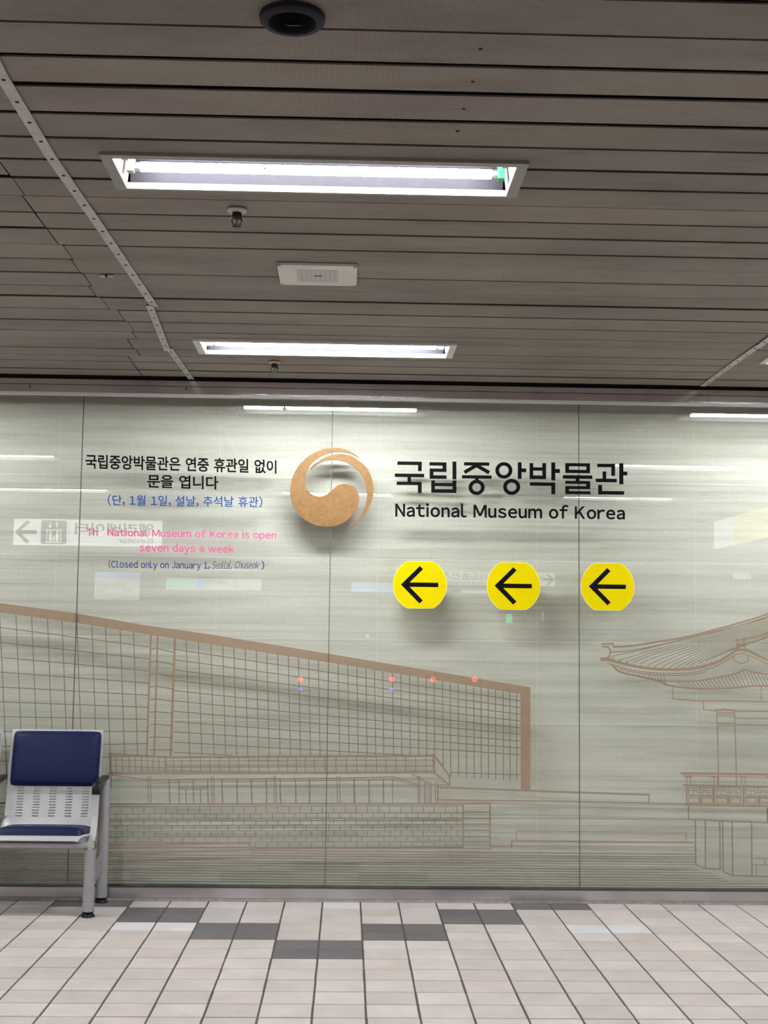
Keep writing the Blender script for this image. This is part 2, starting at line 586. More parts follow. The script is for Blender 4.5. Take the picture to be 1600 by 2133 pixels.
for i in range(len(seams) - 1):
    s0, s1 = seams[i], seams[i + 1]
    jx = -1.135 + rnd.uniform(-0.012, 0.012) + (0.05 if 5.9 < s0 < 6.5 else 0) - (0.07 if s0 > 6.9 else 0)
    for a, b, sec in ((XL, jx, 0), (jx + 0.004, 2.05, 1), (2.051, XR, 2)):
        w = gapw
        dl = [rnd.uniform(-0.0045, 0.0045) for _ in range(4)]
        if s0 < 2.9:
            dl = [0] * 4
        sh = rnd.uniform(-0.014, 0.004) if sec == 0 else 0
        zz = [rnd.uniform(0, 0.005) for _ in range(2)]
        v = rnd.uniform(0.88, 1.08)
        tint = (v, v * rnd.uniform(0.985, 1.01), v * rnd.uniform(0.96, 1.0))

        def edge(x, side):
            t = (x - a) / (b - a)
            if sec == 0:
                t = max(0, (x + 2.5) / 1.4) if x > -2.5 else 0
            if side == 0:
                return s0 + gapw[s0] / 2 + dl[0] * (1 - t) + dl[1] * t + sh
            return s1 - gapw[s1] / 2 + dl[2] * (1 - t) + dl[3] * t + sh

        def strip(xa, xb, fa, fb):
            n = max(1, int((xb - xa) / 0.8))
            for q in range(n):
                u0, u1 = xa + (xb - xa) * q / n, xa + (xb - xa) * (q + 1) / n
                P = []
                for u, lo in ((u0, 0), (u1, 0), (u1, 1), (u0, 1)):
                    ee = (fa, fb)[lo]
                    yy = edge(u, lo) if ee is None else ee
                    P.append(Vector((u, yy, ZC + zz[lo] * 0.6)))
                up = Vector((0, 0, 0.005))
                cm.face(P[::-1], 0); ccols.append(tint)
                if fa is None:
                    cm.face([P[0], P[1], P[1] + up, P[0] + up], 0); ccols.append(tint)
                if fb is None:
                    cm.face([P[2], P[3], P[3] + up, P[2] + up], 0); ccols.append(tint)
        hs = [h for h in HOLES if h[3] > s0 and h[2] < s1 and h[1] > a and h[0] < b]
        if not hs:
            strip(a, b, None, None)
        else:
            x = a
            for h in sorted(hs):
                if h[0] > x:
                    strip(x, h[0], None, None)
                if h[2] > s0 + 0.012:
                    strip(max(x, h[0]), min(b, h[1]), None, h[2])
                if h[3] < s1 - 0.012:
                    strip(max(x, h[0]), min(b, h[1]), h[3], None)
                x = h[1]
            if x < b:
                strip(x, b, None, None)
# the dark space over the panels, as a lid with a hole-free plane above the lamp troughs
cm.face([(XL, YB, ZC + 0.14), (XL, D + 0.2, ZC + 0.14), (XR, D + 0.2, ZC + 0.14), (XR, YB, ZC + 0.14)], 1)
ccols.append((1, 1, 1))
# screw holes in the panels
for px, py in ((1001, 102), (985, 170), (966, 227), (953, 273), (1197, 672), (1206, 695), (1050, 318 + 260), (552, 100 + 250)):
    p = onZ(px, py, ZC)
    n = 10
    cm.face([(p.x + 0.0055 * math.cos(2 * math.pi * k / n), p.y + 0.0055 * math.sin(2 * math.pi * k / n), ZC - 0.0008) for k in range(n)], 1)
    ccols.append((1, 1, 1))
ceiling = struct(cm.build('ceiling', [MAT['ceiling'], MAT['void']], fix=False))
face_tint(ceiling, ccols)

# walls
wm = MB(); wm.box((XL, D + GAP, -0.01), (XR, D + GAP + 0.1, ZC + 0.2)); struct(wm.build('wall_front', MAT['stone']))
wm = MB(); wm.box((XL - 0.1, YB, -0.01), (XL, D + 0.25, ZC + 0.2)); struct(wm.build('wall_left', MAT['wallpaint']))
wm = MB(); wm.box((XR, YB, -0.01), (XR + 0.1, D + 0.25, ZC + 0.2)); struct(wm.build('wall_right', MAT['wallpaint']))
wm = MB(); wm.box((XL - 0.1, YB - 0.1, -0.01), (XR + 0.1, YB, ZC + 0.2)); struct(wm.build('wall_back', MAT['wallpaint']))

# glass panes, with dark sealed joints between them
ZG0, ZG1 = 0.072, 2.90
joints = [onY(157, 1340).x, onY(685, 1345).x, onY(1207, 1350).x]
pitch = (joints[2] - joints[0]) / 2
edges = [joints[0] - 4 * pitch, joints[0] - 3 * pitch, joints[0] - 2 * pitch, joints[0] - pitch] + joints + [joints[2] + pitch, joints[2] + 2 * pitch, joints[2] + 3 * pitch]
edges = [max(XL, min(XR, e)) for e in edges]
gw = 0.0045
for i in range(len(edges) - 1):
    g = MB()
    g.box((edges[i] + gw / 2, D, ZG0 - 0.02), (edges[i + 1] - gw / 2, D + 0.010, ZG1 + 0.03))
    struct(g.build('window_%d' % (i + 1), MAT['glass']))
for i, e in enumerate(edges[1:-1]):
    g = MB()
    g.box((e - gw / 2, D + 0.001, ZG0 - 0.02), (e + gw / 2, D + 0.009, ZG1 + 0.03))
    struct(g.build('trim_%d' % (i + 3), MAT['seal']))

# steel head channel above the glass
zt = [ZC - 0.011, 2.951, 2.905, 2.889]
t1 = MB()
sx = [XL, onY(1473, 815).x, XR]
for a, b in zip(sx[:-1], sx[1:]):
    t1.box((a + 0.0008, D - 0.030, zt[1] + 0.0015), (b - 0.0008, D + 0.05, zt[0]))
    t1.box((a + 0.0008, D - 0.029, zt[2]), (b - 0.0008, D + 0.05, zt[1] - 0.0012))
t1.box((XL, D - 0.012, zt[0] - 0.002), (XR, D + 0.05, ZC + 0.13), 1)  # dark strip added behind the gap above the channel, in place of its shade
t1.box((XL, D - 0.026, zt[1] - 0.003), (XR, D + 0.04, zt[1] + 0.003), 1)
t1.box((XL, D - 0.038, zt[3]), (XR, D - 0.0005, zt[2] - 0.0006), 2)
for px in (62, 388, 1120, 1460):
    p = onY(px, 806 + (px - 100) * 0.0125, D - 0.03)
    t1.box((p.x - 0.004, D - 0.0315, p.z - 0.003), (p.x + 0.004, D - 0.028, p.z + 0.004), 1)
struct(t1.build('trim_1', [MAT['steel'], MAT['hole'], plain('pale_lip', (0.70, 0.69, 0.69), 0.6, var=0.05, spec=0.1)]))
# steel base channel
t2 = MB()
sb = [XL, onY(820, 1865).x, onY(1128, 1872).x, XR]
for a, b in zip(sb[:-1], sb[1:]):
    t2.box((a + 0.0006, D - 0.016, 0.018), (b - 0.0006, D + 0.05, ZG0 - 0.004))
t2.box((XL, D - 0.020, ZG0 - 0.0045), (XR, D - 0.0005, ZG0 + 0.001), 0)
t2.box((XL, D - 0.0215, 0.0005), (XR, D + 0.05, 0.0165), 1)
struct(t2.build('baseboard_front', [MAT['steel_base'], plain('base_mortar', (0.33, 0.29, 0.29), 0.7, var=0.25)]))
ts = MB()
ts.box((XL, D + 0.012, 0.018), (XR, D + 0.03, ZG0 + 0.014))  # dark green strip put in for the refraction line at the glass foot
struct(ts.build('trim_2', plain('glass_foot_line', (0.05, 0.06, 0.055), 0.6)))

# ------------------------------------------------------------------ ceiling lights
def make_lamp(cx, cy, label):
    t = thing('recessed_light', (cx, cy, ZC), label, 'ceiling light', 'recessed fluorescent lights')
    x0, x1, y0, y1 = cx - LX / 2, cx + LX / 2, cy - LD_ / 2, cy + LD_ / 2
    z0, z1 = ZC - 0.010, ZC + 0.012
    f = MB()
    w = LW
    for a, b in (((x0, y0), (x1, y0 + w)), ((x0, y1 - w * 0.5), (x1, y1)), ((x0, y0 + w), (x0 + w * 1.2, y1 - w * 0.5)), ((x1 - w * 1.2, y0 + w), (x1, y1 - w * 0.5))):
        f.box((a[0], a[1], z0), (b[0], b[1], z1))
    f.build('frame', MAT['frame'], t, fix=False)
    h = MB()
    ix0, ix1, iy0, iy1 = x0 + w * 1.2, x1 - w * 1.2, y0 + w, y1 - w * 0.5
    zt_ = ZC + 0.075
    za = ZC - 0.006
    zl = ZC + 0.010
    h.face([(ix0, iy1, za), (ix1, iy1, za), (ix1, iy1 - 0.004, zl), (ix0, iy1 - 0.004, zl)], 0)
    h.face([(ix0, iy0, za), (ix1, iy0, za), (ix1, iy0 + 0.004, zl), (ix0, iy0 + 0.004, zl)], 0)
    h.face([(ix0, iy0, za), (ix0, iy1, za), (ix0 + 0.012, iy1 - 0.02, zt_), (ix0 + 0.012, iy0 + 0.02, zt_)], 0)
    h.face([(ix1, iy0, za), (ix1, iy1, za), (ix1 - 0.012, iy1 - 0.02, zt_), (ix1 - 0.012, iy0 + 0.02, zt_)], 0)
    h.build('housing', MAT['trough'], t, fix=False)
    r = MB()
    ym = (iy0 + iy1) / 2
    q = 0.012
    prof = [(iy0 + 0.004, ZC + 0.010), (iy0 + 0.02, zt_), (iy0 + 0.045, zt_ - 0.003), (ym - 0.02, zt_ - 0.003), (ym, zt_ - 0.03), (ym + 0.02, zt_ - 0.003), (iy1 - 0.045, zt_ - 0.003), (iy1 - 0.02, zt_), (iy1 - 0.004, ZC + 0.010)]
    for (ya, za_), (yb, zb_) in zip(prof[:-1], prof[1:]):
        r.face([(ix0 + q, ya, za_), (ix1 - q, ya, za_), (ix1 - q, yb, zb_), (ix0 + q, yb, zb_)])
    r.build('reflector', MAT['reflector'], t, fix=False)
    for ty in (cy - 0.082, cy + 0.036):
        tz = ZC + 0.026
        tb = MB(); tb.tube([(ix0 + 0.062, ty, tz), (ix1 - 0.062, ty, tz)], 0.0155, 16)
        to = tb.build('tube', MAT['tube'], t, smooth=True)
        for ca_, cb_ in ((ix0 + 0.042, ix0 + 0.062), (ix1 - 0.062, ix1 - 0.042)):
            cb = MB()
            cb.tube([(ca_, ty, tz), (cb_, ty, tz)], 0.0157, 16)
            cb.build('end_cap', MAT['cap'], to, smooth=True)
        for sx_, side in ((ix0 + 0.030, 0), (ix1 - 0.030, 1)):
            sb_ = MB()
            sb_.box((sx_ - 0.012, ty - 0.016, tz - 0.018), (sx_ + 0.012, ty + 0.016, zt_ - 0.001))
            sb_.build('lampholder', MAT['cream'], t, bevel=0.003)
    return t


def lampholder_green(t):
    best = [c for c in t.children if c.name.startswith('lampholder')]
    best.sort(key=lambda c: (max(v.co.x for v in c.data.vertices), max(v.co.y for v in c.data.vertices)))
    o = best[-1]
    o.data = o.data.copy()
    o.data.materials[0] = MAT['green']
    o['label'] = 'bright green lampholder'


LAMP_LABELS = {
    (0, 0): 'smaller recessed two-tube ceiling light nearest above the glass wall',
    (1, 0): 'large recessed fluorescent ceiling light with one green lampholder at its end',
    (0, 1): 'recessed ceiling light cut by the right edge beside the short cover strip',
    (0, -1): 'recessed ceiling light just outside the left edge near the wall',
    (1, -1): 'recessed ceiling light mirrored as upper streak at the left edge of glass',
    (1, 1): 'recessed ceiling light mirrored as upper streak right of the big Korean title',
    (2, -1): 'recessed ceiling light mirrored as lower streak at the left edge of glass',
    (2, 0): 'recessed ceiling light mirrored as thin streak beside the gold swirl',
    (2, 1): 'recessed ceiling light mirrored as lower streak over the word Korea',
    (3, 0): 'far ceiling light mirrored as short streak under the January notice',
}
ROWN = ['row nearest the glass wall', 'second row from the glass wall', 'third row from the glass wall', 'far row']
proto = None
worn2 = {}
pale = None
for cx, ly, row, k in LAMPS:
    lab = LAMP_LABELS.get((row, k)) or 'recessed ceiling light at the far %s end of the %s' % ('left' if k < 0 else 'right', ROWN[row])
    if proto is None:
        proto = make_lamp(cx, ly, lab)
        o = proto
        grey_frame = [ch for ch in o.children if ch.name.startswith('frame')][0].data
    else:
        o = copy_thing(proto, (cx, ly, ZC))
        o['label'] = lab
        if row:
            for ch in o.children:
                if ch.name.startswith('frame'):
                    ch.data = grey_frame
    if row == 0:                            # the row by the glass has paler painted frames
        for ch in o.children:
            if ch.name.startswith('frame'):
                if pale is None:
                    pale = ch.data.copy()
                    pale.materials[0] = MAT['framewhite']
                ch.data = pale
    if row:
        for ch in o.children:
            if ch.name.startswith('tube'):
                if ch.data.name not in worn2:
                    worn2[ch.data.name] = ch.data.copy()
                    worn2[ch.data.name].materials[0] = MAT['tubedim']
                ch.data = worn2[ch.data.name]
    if (row, k) == (1, 0):
        lampholder_green(o)

# ------------------------------------------------------------------ small ceiling things
# downlight
dl = thing('downlight', (DLX, DLY, ZC), 'round black recessed downlight at the top of the photo', 'downlight')
m = MB(); m.lathe((DLX, DLY, ZC), [(0.079, 0.0), (0.079, -0.012), (0.074, -0.017), (0.059, -0.019), (0.057, -0.015), (0.056, 0.0)], 48)
m.build('trim_ring', MAT['downlight'], dl, smooth=True)
m = MB(); m.lathe((DLX, DLY, ZC), [(0.0565, -0.012), (0.053, 0.05), (0.045, 0.10), (0.0, 0.10)], 48)
m.build('recess', MAT['void'], dl, smooth=True)


def sprinkler(x, y, label):
    t = thing('sprinkler_head', (x, y, ZC), label, 'sprinkler', 'ceiling sprinklers')
    m = MB(); m.lathe((x, y, ZC), [(0.0, -0.003), (0.034, -0.003), (0.034, -0.008), (0.026, -0.013), (0.013, -0.014), (0.0, -0.014)], 28)
    m.build('flange', MAT['flange'], t, smooth=True)
    m = MB(); m.lathe((x, y, ZC), [(0.013, -0.012), (0.017, -0.016), (0.018, -0.028), (0.013, -0.032), (0.009, -0.036), (0.0, -0.036)], 16)
    m.build('body', MAT['sprinkler'], t, smooth=True)
    m = MB()
    for s in (-1, 1):
        m.tube([(x + s * 0.012, y, ZC - 0.030), (x + s * 0.018, y, ZC - 0.042), (x + s * 0.013, y, ZC - 0.054), (x, y, ZC - 0.060)], 0.0036, 8)
        m.tube([(x, y + s * 0.012, ZC - 0.030), (x, y + s * 0.017, ZC - 0.042), (x, y + s * 0.012, ZC - 0.054), (x, y, ZC - 0.060)], 0.0030, 8)
    m.build('yoke', MAT['sprinkler'], t, smooth=True)
    m = MB(); m.lathe((x, y, ZC), [(0.0, -0.058), (0.014, -0.058), (0.016, -0.061), (0.014, -0.064), (0.005, -0.066), (0.004, -0.072), (0.0, -0.072)], 16)
    m.build('deflector', MAT['sprinkler'], t, smooth=True)
    m = MB(); m.tube([(x, y, ZC - 0.034), (x, y, ZC - 0.059)], 0.0045, 8)
    m.build('bulb', MAT['sprinkler'], t, smooth=True)


sprinkler(-0.41, 4.51, 'black sprinkler head with pale flange below the large lit ceiling light')
sprinkler(-0.42, 7.08, 'small black sprinkler head between the far ceiling light and the steel channel')

# square speaker plate
sxa, sxb, sya, syb = -0.305, 0.018, 5.155, 5.455
sp = thing('ceiling_speaker', ((sxa + sxb) / 2, (sya + syb) / 2, ZC), 'square white ceiling speaker with grey perforated middle and dark slot', 'speaker')
m = MB(); m.box((sxa, sya, ZC - 0.013), (sxb, syb, ZC - 0.001)); m.build('plate', MAT['speaker'], sp, bevel=0.002)
m = MB(); m.box((-0.228, 5.215, ZC - 0.0142), (-0.058, 5.395, ZC - 0.0125)); m.build('grille', MAT['grille'], sp)
m = MB(); m.box((-0.160, 5.297, ZC - 0.0152), (-0.124, 5.305, ZC - 0.0140)); m.build('slot', MAT['hole'], sp)
for cx_, cy_ in ((sxa + 0.006, sya + 0.006), (sxb - 0.006, sya + 0.006), (sxa + 0.006, syb - 0.006), (sxb - 0.006, syb - 0.006)):
    m = MB(); m.box((cx_ - 0.009, cy_ - 0.006, ZC - 0.0155), (cx_ + 0.009, cy_ + 0.006, ZC - 0.0128)); m.build('corner_clip', MAT['frame'], sp)

# perforated cover strips over the panel joints
def cover(pts, w, label, z=0.0):
    P = [onZ(px, py, ZC) for px, py in pts]
    m = MB()
    z0, z1 = ZC - 0.005 - z, ZC - 0.0012 - z
    for a, b in zip(P[:-1], P[1:]):
        d = (b - a); d.z = 0; d.normalize()
        s = Vector((d.y, -d.x, 0)) * (w / 2)
        q = [a - s, a + s, b + s, b - s]
        vs = [Vector((p.x, p.y, z0)) for p in q] + [Vector((p.x, p.y, z1)) for p in q]
        m.mesh(vs, [(0, 3, 2, 1), (4, 5, 6, 7), (0, 1, 5, 4), (1, 2, 6, 5), (2, 3, 7, 6), (3, 0, 4, 7)])
    L = sum((b - a).length for a, b in zip(P[:-1], P[1:]))
    s_ = 0.07
    while s_ < L:
        acc = 0
        for a, b in zip(P[:-1], P[1:]):
            l = (b - a).length
            if acc + l >= s_:
                p = a.lerp(b, (s_ - acc) / l)
                break
            acc += l
        m.lathe((p.x, p.y, z0), [(0.0062, 0.0002), (0.0060, -0.0012), (0.0, -0.0016)], 10, 1)
        s_ += 0.148
    o = m.build('cover_strip', [MAT['coverstrip'], MAT['hole']], None, fix=False)
    return tag(o, label, 'cover strip', 'metal cover strips on the ceiling')


cover([(-60, 30), (0, 150), (105, 323), (205, 466), (322, 637)], 0.036, 'longest pale metal cover strip with dark screws running from the left edge')
cover([(312, 634), (330, 680), (349, 728)], 0.034, 'short middle cover strip between the long strip and the wall-end strip', 0.004)
cover([(353, 725), (376, 757), (399, 789)], 0.034, 'short cover strip at left ending at the steel head channel')
cover([(1640, 673), (1577, 722)], 0.034, 'cover strip piece meeting the right edge of the photo', 0.004)
cover([(1582, 718), (1525, 758), (1464, 803)], 0.034, 'bent cover strip at right ending at the steel head channel')

# broken panel clip at the joint on the left
p = onZ(222, 573, ZC)
m = MB()
m.box((p.x - 0.022, p.y - 0.010, ZC - 0.006), (p.x + 0.022, p.y + 0.010, ZC - 0.001))
m.box((p.x - 0.030, p.y - 0.004, ZC - 0.008), (p.x - 0.018, p.y + 0.012, ZC - 0.003))
m.box((p.x + 0.016, p.y - 0.012, ZC - 0.008), (p.x + 0.030, p.y + 0.004, ZC - 0.003))
m.box((p.x - 0.004, p.y - 0.014, ZC - 0.009), (p.x + 0.004, p.y + 0.004, ZC - 0.002), 1)
tag(m.build('panel_clip', [MAT['cream'], MAT['hole']], None), 'small broken white panel clip beside the long cover strip', 'clip')

# ------------------------------------------------------------------ lettering on the glass
TXT = {}


def glyph(ch, bold):
    k = (ch, bold)
    if k in TXT:
        return TXT[k]
    if ch == 'M':                           # drawn from four straight strokes
        nv = glyph('N', bold)[0]
        y0, y1 = min(v[1] for v in nv), max(v[1] for v in nv)
        h = y1 - y0
        w, t = h * 1.10, h * 0.125 + 1.6 * bold
        m_ = w / 2
        yb = y0 + h * 0.12
        TXT[k] = ([(0, y0), (t, y0), (t, y1), (0, y1), (w - t, y0), (w, y0), (w, y1), (w - t, y1),
                   (t * 0.1, y1), (t * 1.25, y1), (m_ + t * 0.55, yb), (m_ - t * 0.55, yb),
                   (w - t * 1.25, y1), (w - t * 0.1, y1), (m_ + t * 0.55, yb), (m_ - t * 0.55, yb)],
                  [(0, 1, 2, 3), (4, 5, 6, 7), (8, 11, 10, 9), (12, 15, 14, 13)])
        return TXT[k]
    cu = bpy.data.curves.new('lettering', 'FONT')
    o_ = ord(ch)
    cu.body = chr(o_ + 0xFEE0) if 0x21 <= o_ <= 0x7E else ch
    cu.offset = bold
    cu.resolution_u = 4
    ob = bpy.data.objects.new('lettering', cu)
    COL.objects.link(ob)
    bpy.context.view_layer.update()
    me = bpy.data.meshes.new_from_object(ob.evaluated_get(bpy.context.evaluated_depsgraph_get()))
    TXT[k] = ([(v.co.x, v.co.y) for v in me.vertices], [tuple(p.vertices) for p in me.polygons])
    bpy.data.objects.remove(ob)
    bpy.data.curves.remove(cu)
    bpy.data.meshes.remove(me)
    return TXT[k]


def text_mesh(s, bold=0.0, shear=0.0):
    # set letter by letter: Latin shapes close together by their own widths, Korean syllables on an even pitch
    vs, fs, x = [], [], 0.0
    for ch in s:
        if ch == ' ':
            x += 0.34
            continue
        gv, gf = glyph(ch, bold)
        a, b = min(v[0] for v in gv), max(v[0] for v in gv)
        n = len(vs)
        if ord(ch) > 0x2FFF:
            vs += [(v[0] + x, v[1]) for v in gv]
            x += 0.93 * KEM
        else:
            side = 0.022 if ch in 'vwy.,ftrk' else 0.045
            vs += [(v[0] - a + x + side + shear * v[1], v[1]) for v in gv]
            x += b - a + 2 * side
        fs += [tuple(i + n for i in f) for f in gf]
    x0, x1 = min(v[0] for v in vs), max(v[0] for v in vs)
    y0, y1 = min(v[1] for v in vs), max(v[1] for v in vs)
    return [((v[0] - x0) / (x1 - x0), (v[1] - y0) / (y1 - y0)) for v in vs], fs


_gv = glyph('\uad6d', 0.0)[0]
KEM = (max(v[0] for v in _gv) - min(v[0] for v in _gv)) / 0.84
FILM = D - 0.0012


def add_text(m, s, x0, x1, tl, bl, tr, br, bold=0.0, shear=0.0, Y=None, mi=0):
    uv, fs = text_mesh(s, bold, shear)
    vs = []
    for u, v in uv:
        px = x0 + (x1 - x0) * u
        py = (bl + (tl - bl) * v) * (1 - u) + (br + (tr - br) * v) * u
        vs.append(onY(px, py, FILM if Y is None else Y))
    for i, f in enumerate(fs):
        if len(f) == 4:
            for j in f:
                vs[j] = vs[j] + Vector((0, -(i % 7) * 1e-5, 0))
    m.mesh(vs, fs, mi)


def lettering(label, items, mat, name='wall_lettering'):
    m = MB()
    for it in items:
        add_text(m, *it[0], **it[1])
    return tag(m.build(name, mat, None, fix=False), label, 'lettering')


# large Korean name: drawn stroke by stroke
def P2(x, y):
    return onY(810 + x / 3.137, 940 + y / 3.137, FILM)


tm = MB()
TL = [0]


def P2j(x, y):
    p = P2(x, y)
    return Vector((p.x, p.y - (TL[0] % 90) * 8e-6, p.z))



def bar(x0, x1, y0, y1):
    s = 0.0125
    c = (x0 + x1) / 2
    TL[0] += 1
    tm.face([P2j(x, yy + s * (x - c)) for x, yy in ((x0, y0), (x1, y0), (x1, y1), (x0, y1))])


def leg(x0, y0, x1, y1, w):
    d = Vector((x1 - x0, y1 - y0)).normalized() * (w / 2)
    TL[0] += 1
    tm.face([P2j(x0 - d.y, y0 + d.x), P2j(x1 - d.y, y1 + d.x), P2j(x1 + d.y, y1 - d.x), P2j(x0 + d.y, y0 - d.x)])


def ring(cx, cy, rx, ry, ri, rj):
    n = 48
    for i in range(n):
        a, b = 2 * math.pi * i / n, 2 * math.pi * (i + 1) / n
        tm.face([P2j(cx + rx * math.cos(a), cy + ry * math.sin(a)), P2j(cx + rx * math.cos(b), cy + ry * math.sin(b)),
                 P2j(cx + ri * math.cos(b), cy + rj * math.sin(b)), P2j(cx + ri * math.cos(a), cy + rj * math.sin(a))])


for b_ in ((55, 216, 67, 90), (191, 215, 69, 130), (39, 231, 146, 169), (122, 146, 168, 202), (51, 215, 199, 221), (190, 215, 200, 273),
           (266, 377, 72, 94), (351, 377, 73, 135), (267, 377, 113, 135), (267, 292, 114, 180), (267, 378, 157, 180), (416, 442, 67, 184),
           (277, 302, 190, 271), (416, 442, 190, 273), (277, 442, 207, 229), (277, 442, 248, 272),
           (492, 657, 72, 94), (478, 672, 157, 179), (563, 587, 177, 192),
           (843, 868, 72, 181), (866, 898, 112, 137), (920, 944, 77, 182), (1003, 1028, 77, 182), (921, 1028, 105, 127), (921, 1028, 158, 182),
           (1062, 1088, 73, 191), (1086, 1118, 116, 142), (922, 1088, 203, 226), (1062, 1088, 204, 281),
           (1153, 1315, 78, 99), (1153, 1315, 121, 143), (1153, 1178, 79, 142), (1290, 1315, 79, 142), (1137, 1330, 157, 180), (1221, 1246, 178, 197),
           (1153, 1316, 194, 213), (1290, 1316, 195, 246), (1153, 1316, 228, 247), (1153, 1178, 229, 281), (1153, 1318, 261, 281),
           (1362, 1479, 82, 104), (1454, 1479, 82, 161), (1397, 1421, 132, 183), (1353, 1490, 179, 203), (1506, 1533, 78, 216), (1531, 1559, 133, 158),
           (1368, 1394, 220, 283), (1368, 1538, 260, 283)):
    bar(*b_)
leg(580, 88, 494, 138, 24)
leg(568, 90, 656, 140, 24)
ring(574, 236, 53, 50, 28, 27)
ring(752, 125, 56, 54, 31, 31)
ring(803, 233, 56, 53, 31, 29)
tag(tm.build('museum_title', MAT['black'], None, fix=False), 'large bold black Korean title right of the gold swirl', 'lettering')

lettering('black English line reading National Museum of Korea under the Korean title',
          [(('National Museum of Korea', 823.5, 1302, 1046.5, 1076.5, 1053.5, 1082.5), dict(bold=0.026))], MAT['black'])
lettering('upper line of the black Korean notice left of the swirl, the long one',
          [(('국립중앙박물관은 연중 휴관일 없이', 178, 576, 946, 976, 957.5, 987), dict(bold=0.022))], MAT['black'])
lettering('short second line of the black Korean notice left of the swirl',
          [(('문을 엽니다', 307, 455, 988, 1016, 992, 1020), dict(bold=0.022))], MAT['black'])
lettering('blue Korean line in brackets under the black notice',
          [(('(단, 1월 1일, 설날, 추석날 휴관)', 224.5, 546.5, 1030, 1053.5, 1034, 1057.5), dict(bold=0.010))], MAT['blue'])
pk = thing('wall_lettering', onY(400, 1112, FILM), 'longer pink English line starting with The National Museum above seven days', 'lettering')
m = MB()
add_text(m, 'Th', 180.6, 203.5, 1100, 1116, 1100.4, 1116.4, bold=0.016)
add_text(m, 'National Museum of Korea is open', 224.6, 575.5, 1100, 1120.5, 1106, 1126.5, bold=0.016)
m.build('lettering', MAT['pink'], pk, fix=False)
m = MB(); add_text(m, 'e', 206, 216.5, 1104.6, 1116.8, 1104.8, 1117, bold=0.012)
tag(m.build('letter', MAT['whitevinyl'], pk, fix=False), 'white letter e')
lettering('pink line reading seven days a week', [(('seven days a week', 290.6, 487.8, 1131, 1153, 1134.5, 1156.5), dict(bold=0.016))], MAT['pink'])
nb = thing('wall_lettering', onY(380, 1176, FILM), 'small dark blue line in brackets saying closed only on January 1', 'lettering')
m = MB()
add_text(m, '(Closed only on January 1,', 226, 437, 1166, 1186.5, 1168.5, 1189, bold=0.012)
add_text(m, ')', 544.5, 550.5, 1167.5, 1187, 1167.5, 1187, bold=0.012)
m.build('lettering', MAT['navy_ink'], nb, fix=False)
m = MB()
add_text(m, 'Seollal,', 442, 483, 1168, 1187, 1168.5, 1187.5, bold=-0.004, shear=0.35)
add_text(m, 'Chuseok', 489.5, 540, 1168.5, 1184, 1169, 1184.5, bold=-0.004, shear=0.35)
tag(m.build('handwriting', MAT['navy_ink'], nb, fix=False), 'thin slanted words written by hand')

# gold swirl emblem
em = thing('museum_emblem', onY(691, 1015, D), 'round golden swirl emblem with two curved blades between the texts', 'emblem')


def E2(x, y):
    p = onY(590 + x / 7.62, 910 + y / 7.62, D - 0.016)
    return (p.x, p.z)


big = [(1205, 330, 1), (1110, 255), (1000, 203), (880, 178), (770, 177), (640, 196), (500, 250), (350, 348), (230, 480), (150, 640), (112, 820),
       (114, 950), (140, 1060), (205, 1180), (300, 1280), (420, 1363), (560, 1413), (690, 1426), (800, 1418), (900, 1388), (1000, 1334), (1100, 1242), (1170, 1130),
       (1202, 1030), (1203, 945), (1180, 865), (1130, 800), (1060, 760), (970, 746), (890, 762), (830, 798), (770, 850), (700, 907), (630, 942), (560, 952),
       (480, 930), (410, 878), (358, 800), (340, 725), (347, 640), (372, 545), (420, 455), (490, 378), (580, 315), (690, 262), (790, 238), (900, 232), (1000, 245), (1100, 275)]
thin = [(428, 520, 1), (475, 450), (545, 392), (640, 335), (760, 292), (880, 275), (980, 280), (1080, 305), (1180, 360), (1280, 443), (1360, 550), (1418, 700), (1436, 830), (1420, 960),
        (1372, 1100), (1300, 1220), (1200, 1322), (1100, 1400), (1000, 1452, 1), (1100, 1372), (1190, 1288), (1260, 1195), (1308, 1080), (1330, 950), (1325, 820), (1290, 690), (1220, 570), (1130, 475),
        (1020, 408), (900, 374), (780, 365), (650, 380), (540, 430)]
for nm, pl in (('swirl', big), ('blade', thin)):
    sm = smooth_poly(pl, 5)
    cu = [E2(*q) for q in sm]
    m = MB()
    n = len(cu)
    me_v = [Vector((x, D - 0.016, z)) for x, z in cu]
    # triangulated face of the outline, then side walls
    tris = [tuple(q) for q in tessellate_polygon([[Vector((x, z, 0)) for x, z in cu]])]
    m.mesh([(x, D - 0.016, z) for x, z in cu], tris, 0)
    m.mesh([(x, D - 0.0005, z) for x, z in cu], tris, 1)
    m.mesh([(x, D - 0.016, z) for x, z in cu] + [(x, D - 0.0005, z) for x, z in cu], [(i, (i + 1) % n, n + (i + 1) % n, n + i) for i in range(n)], 1)
    m.build(nm, [MAT['gold'], MAT['goldedge']], em)

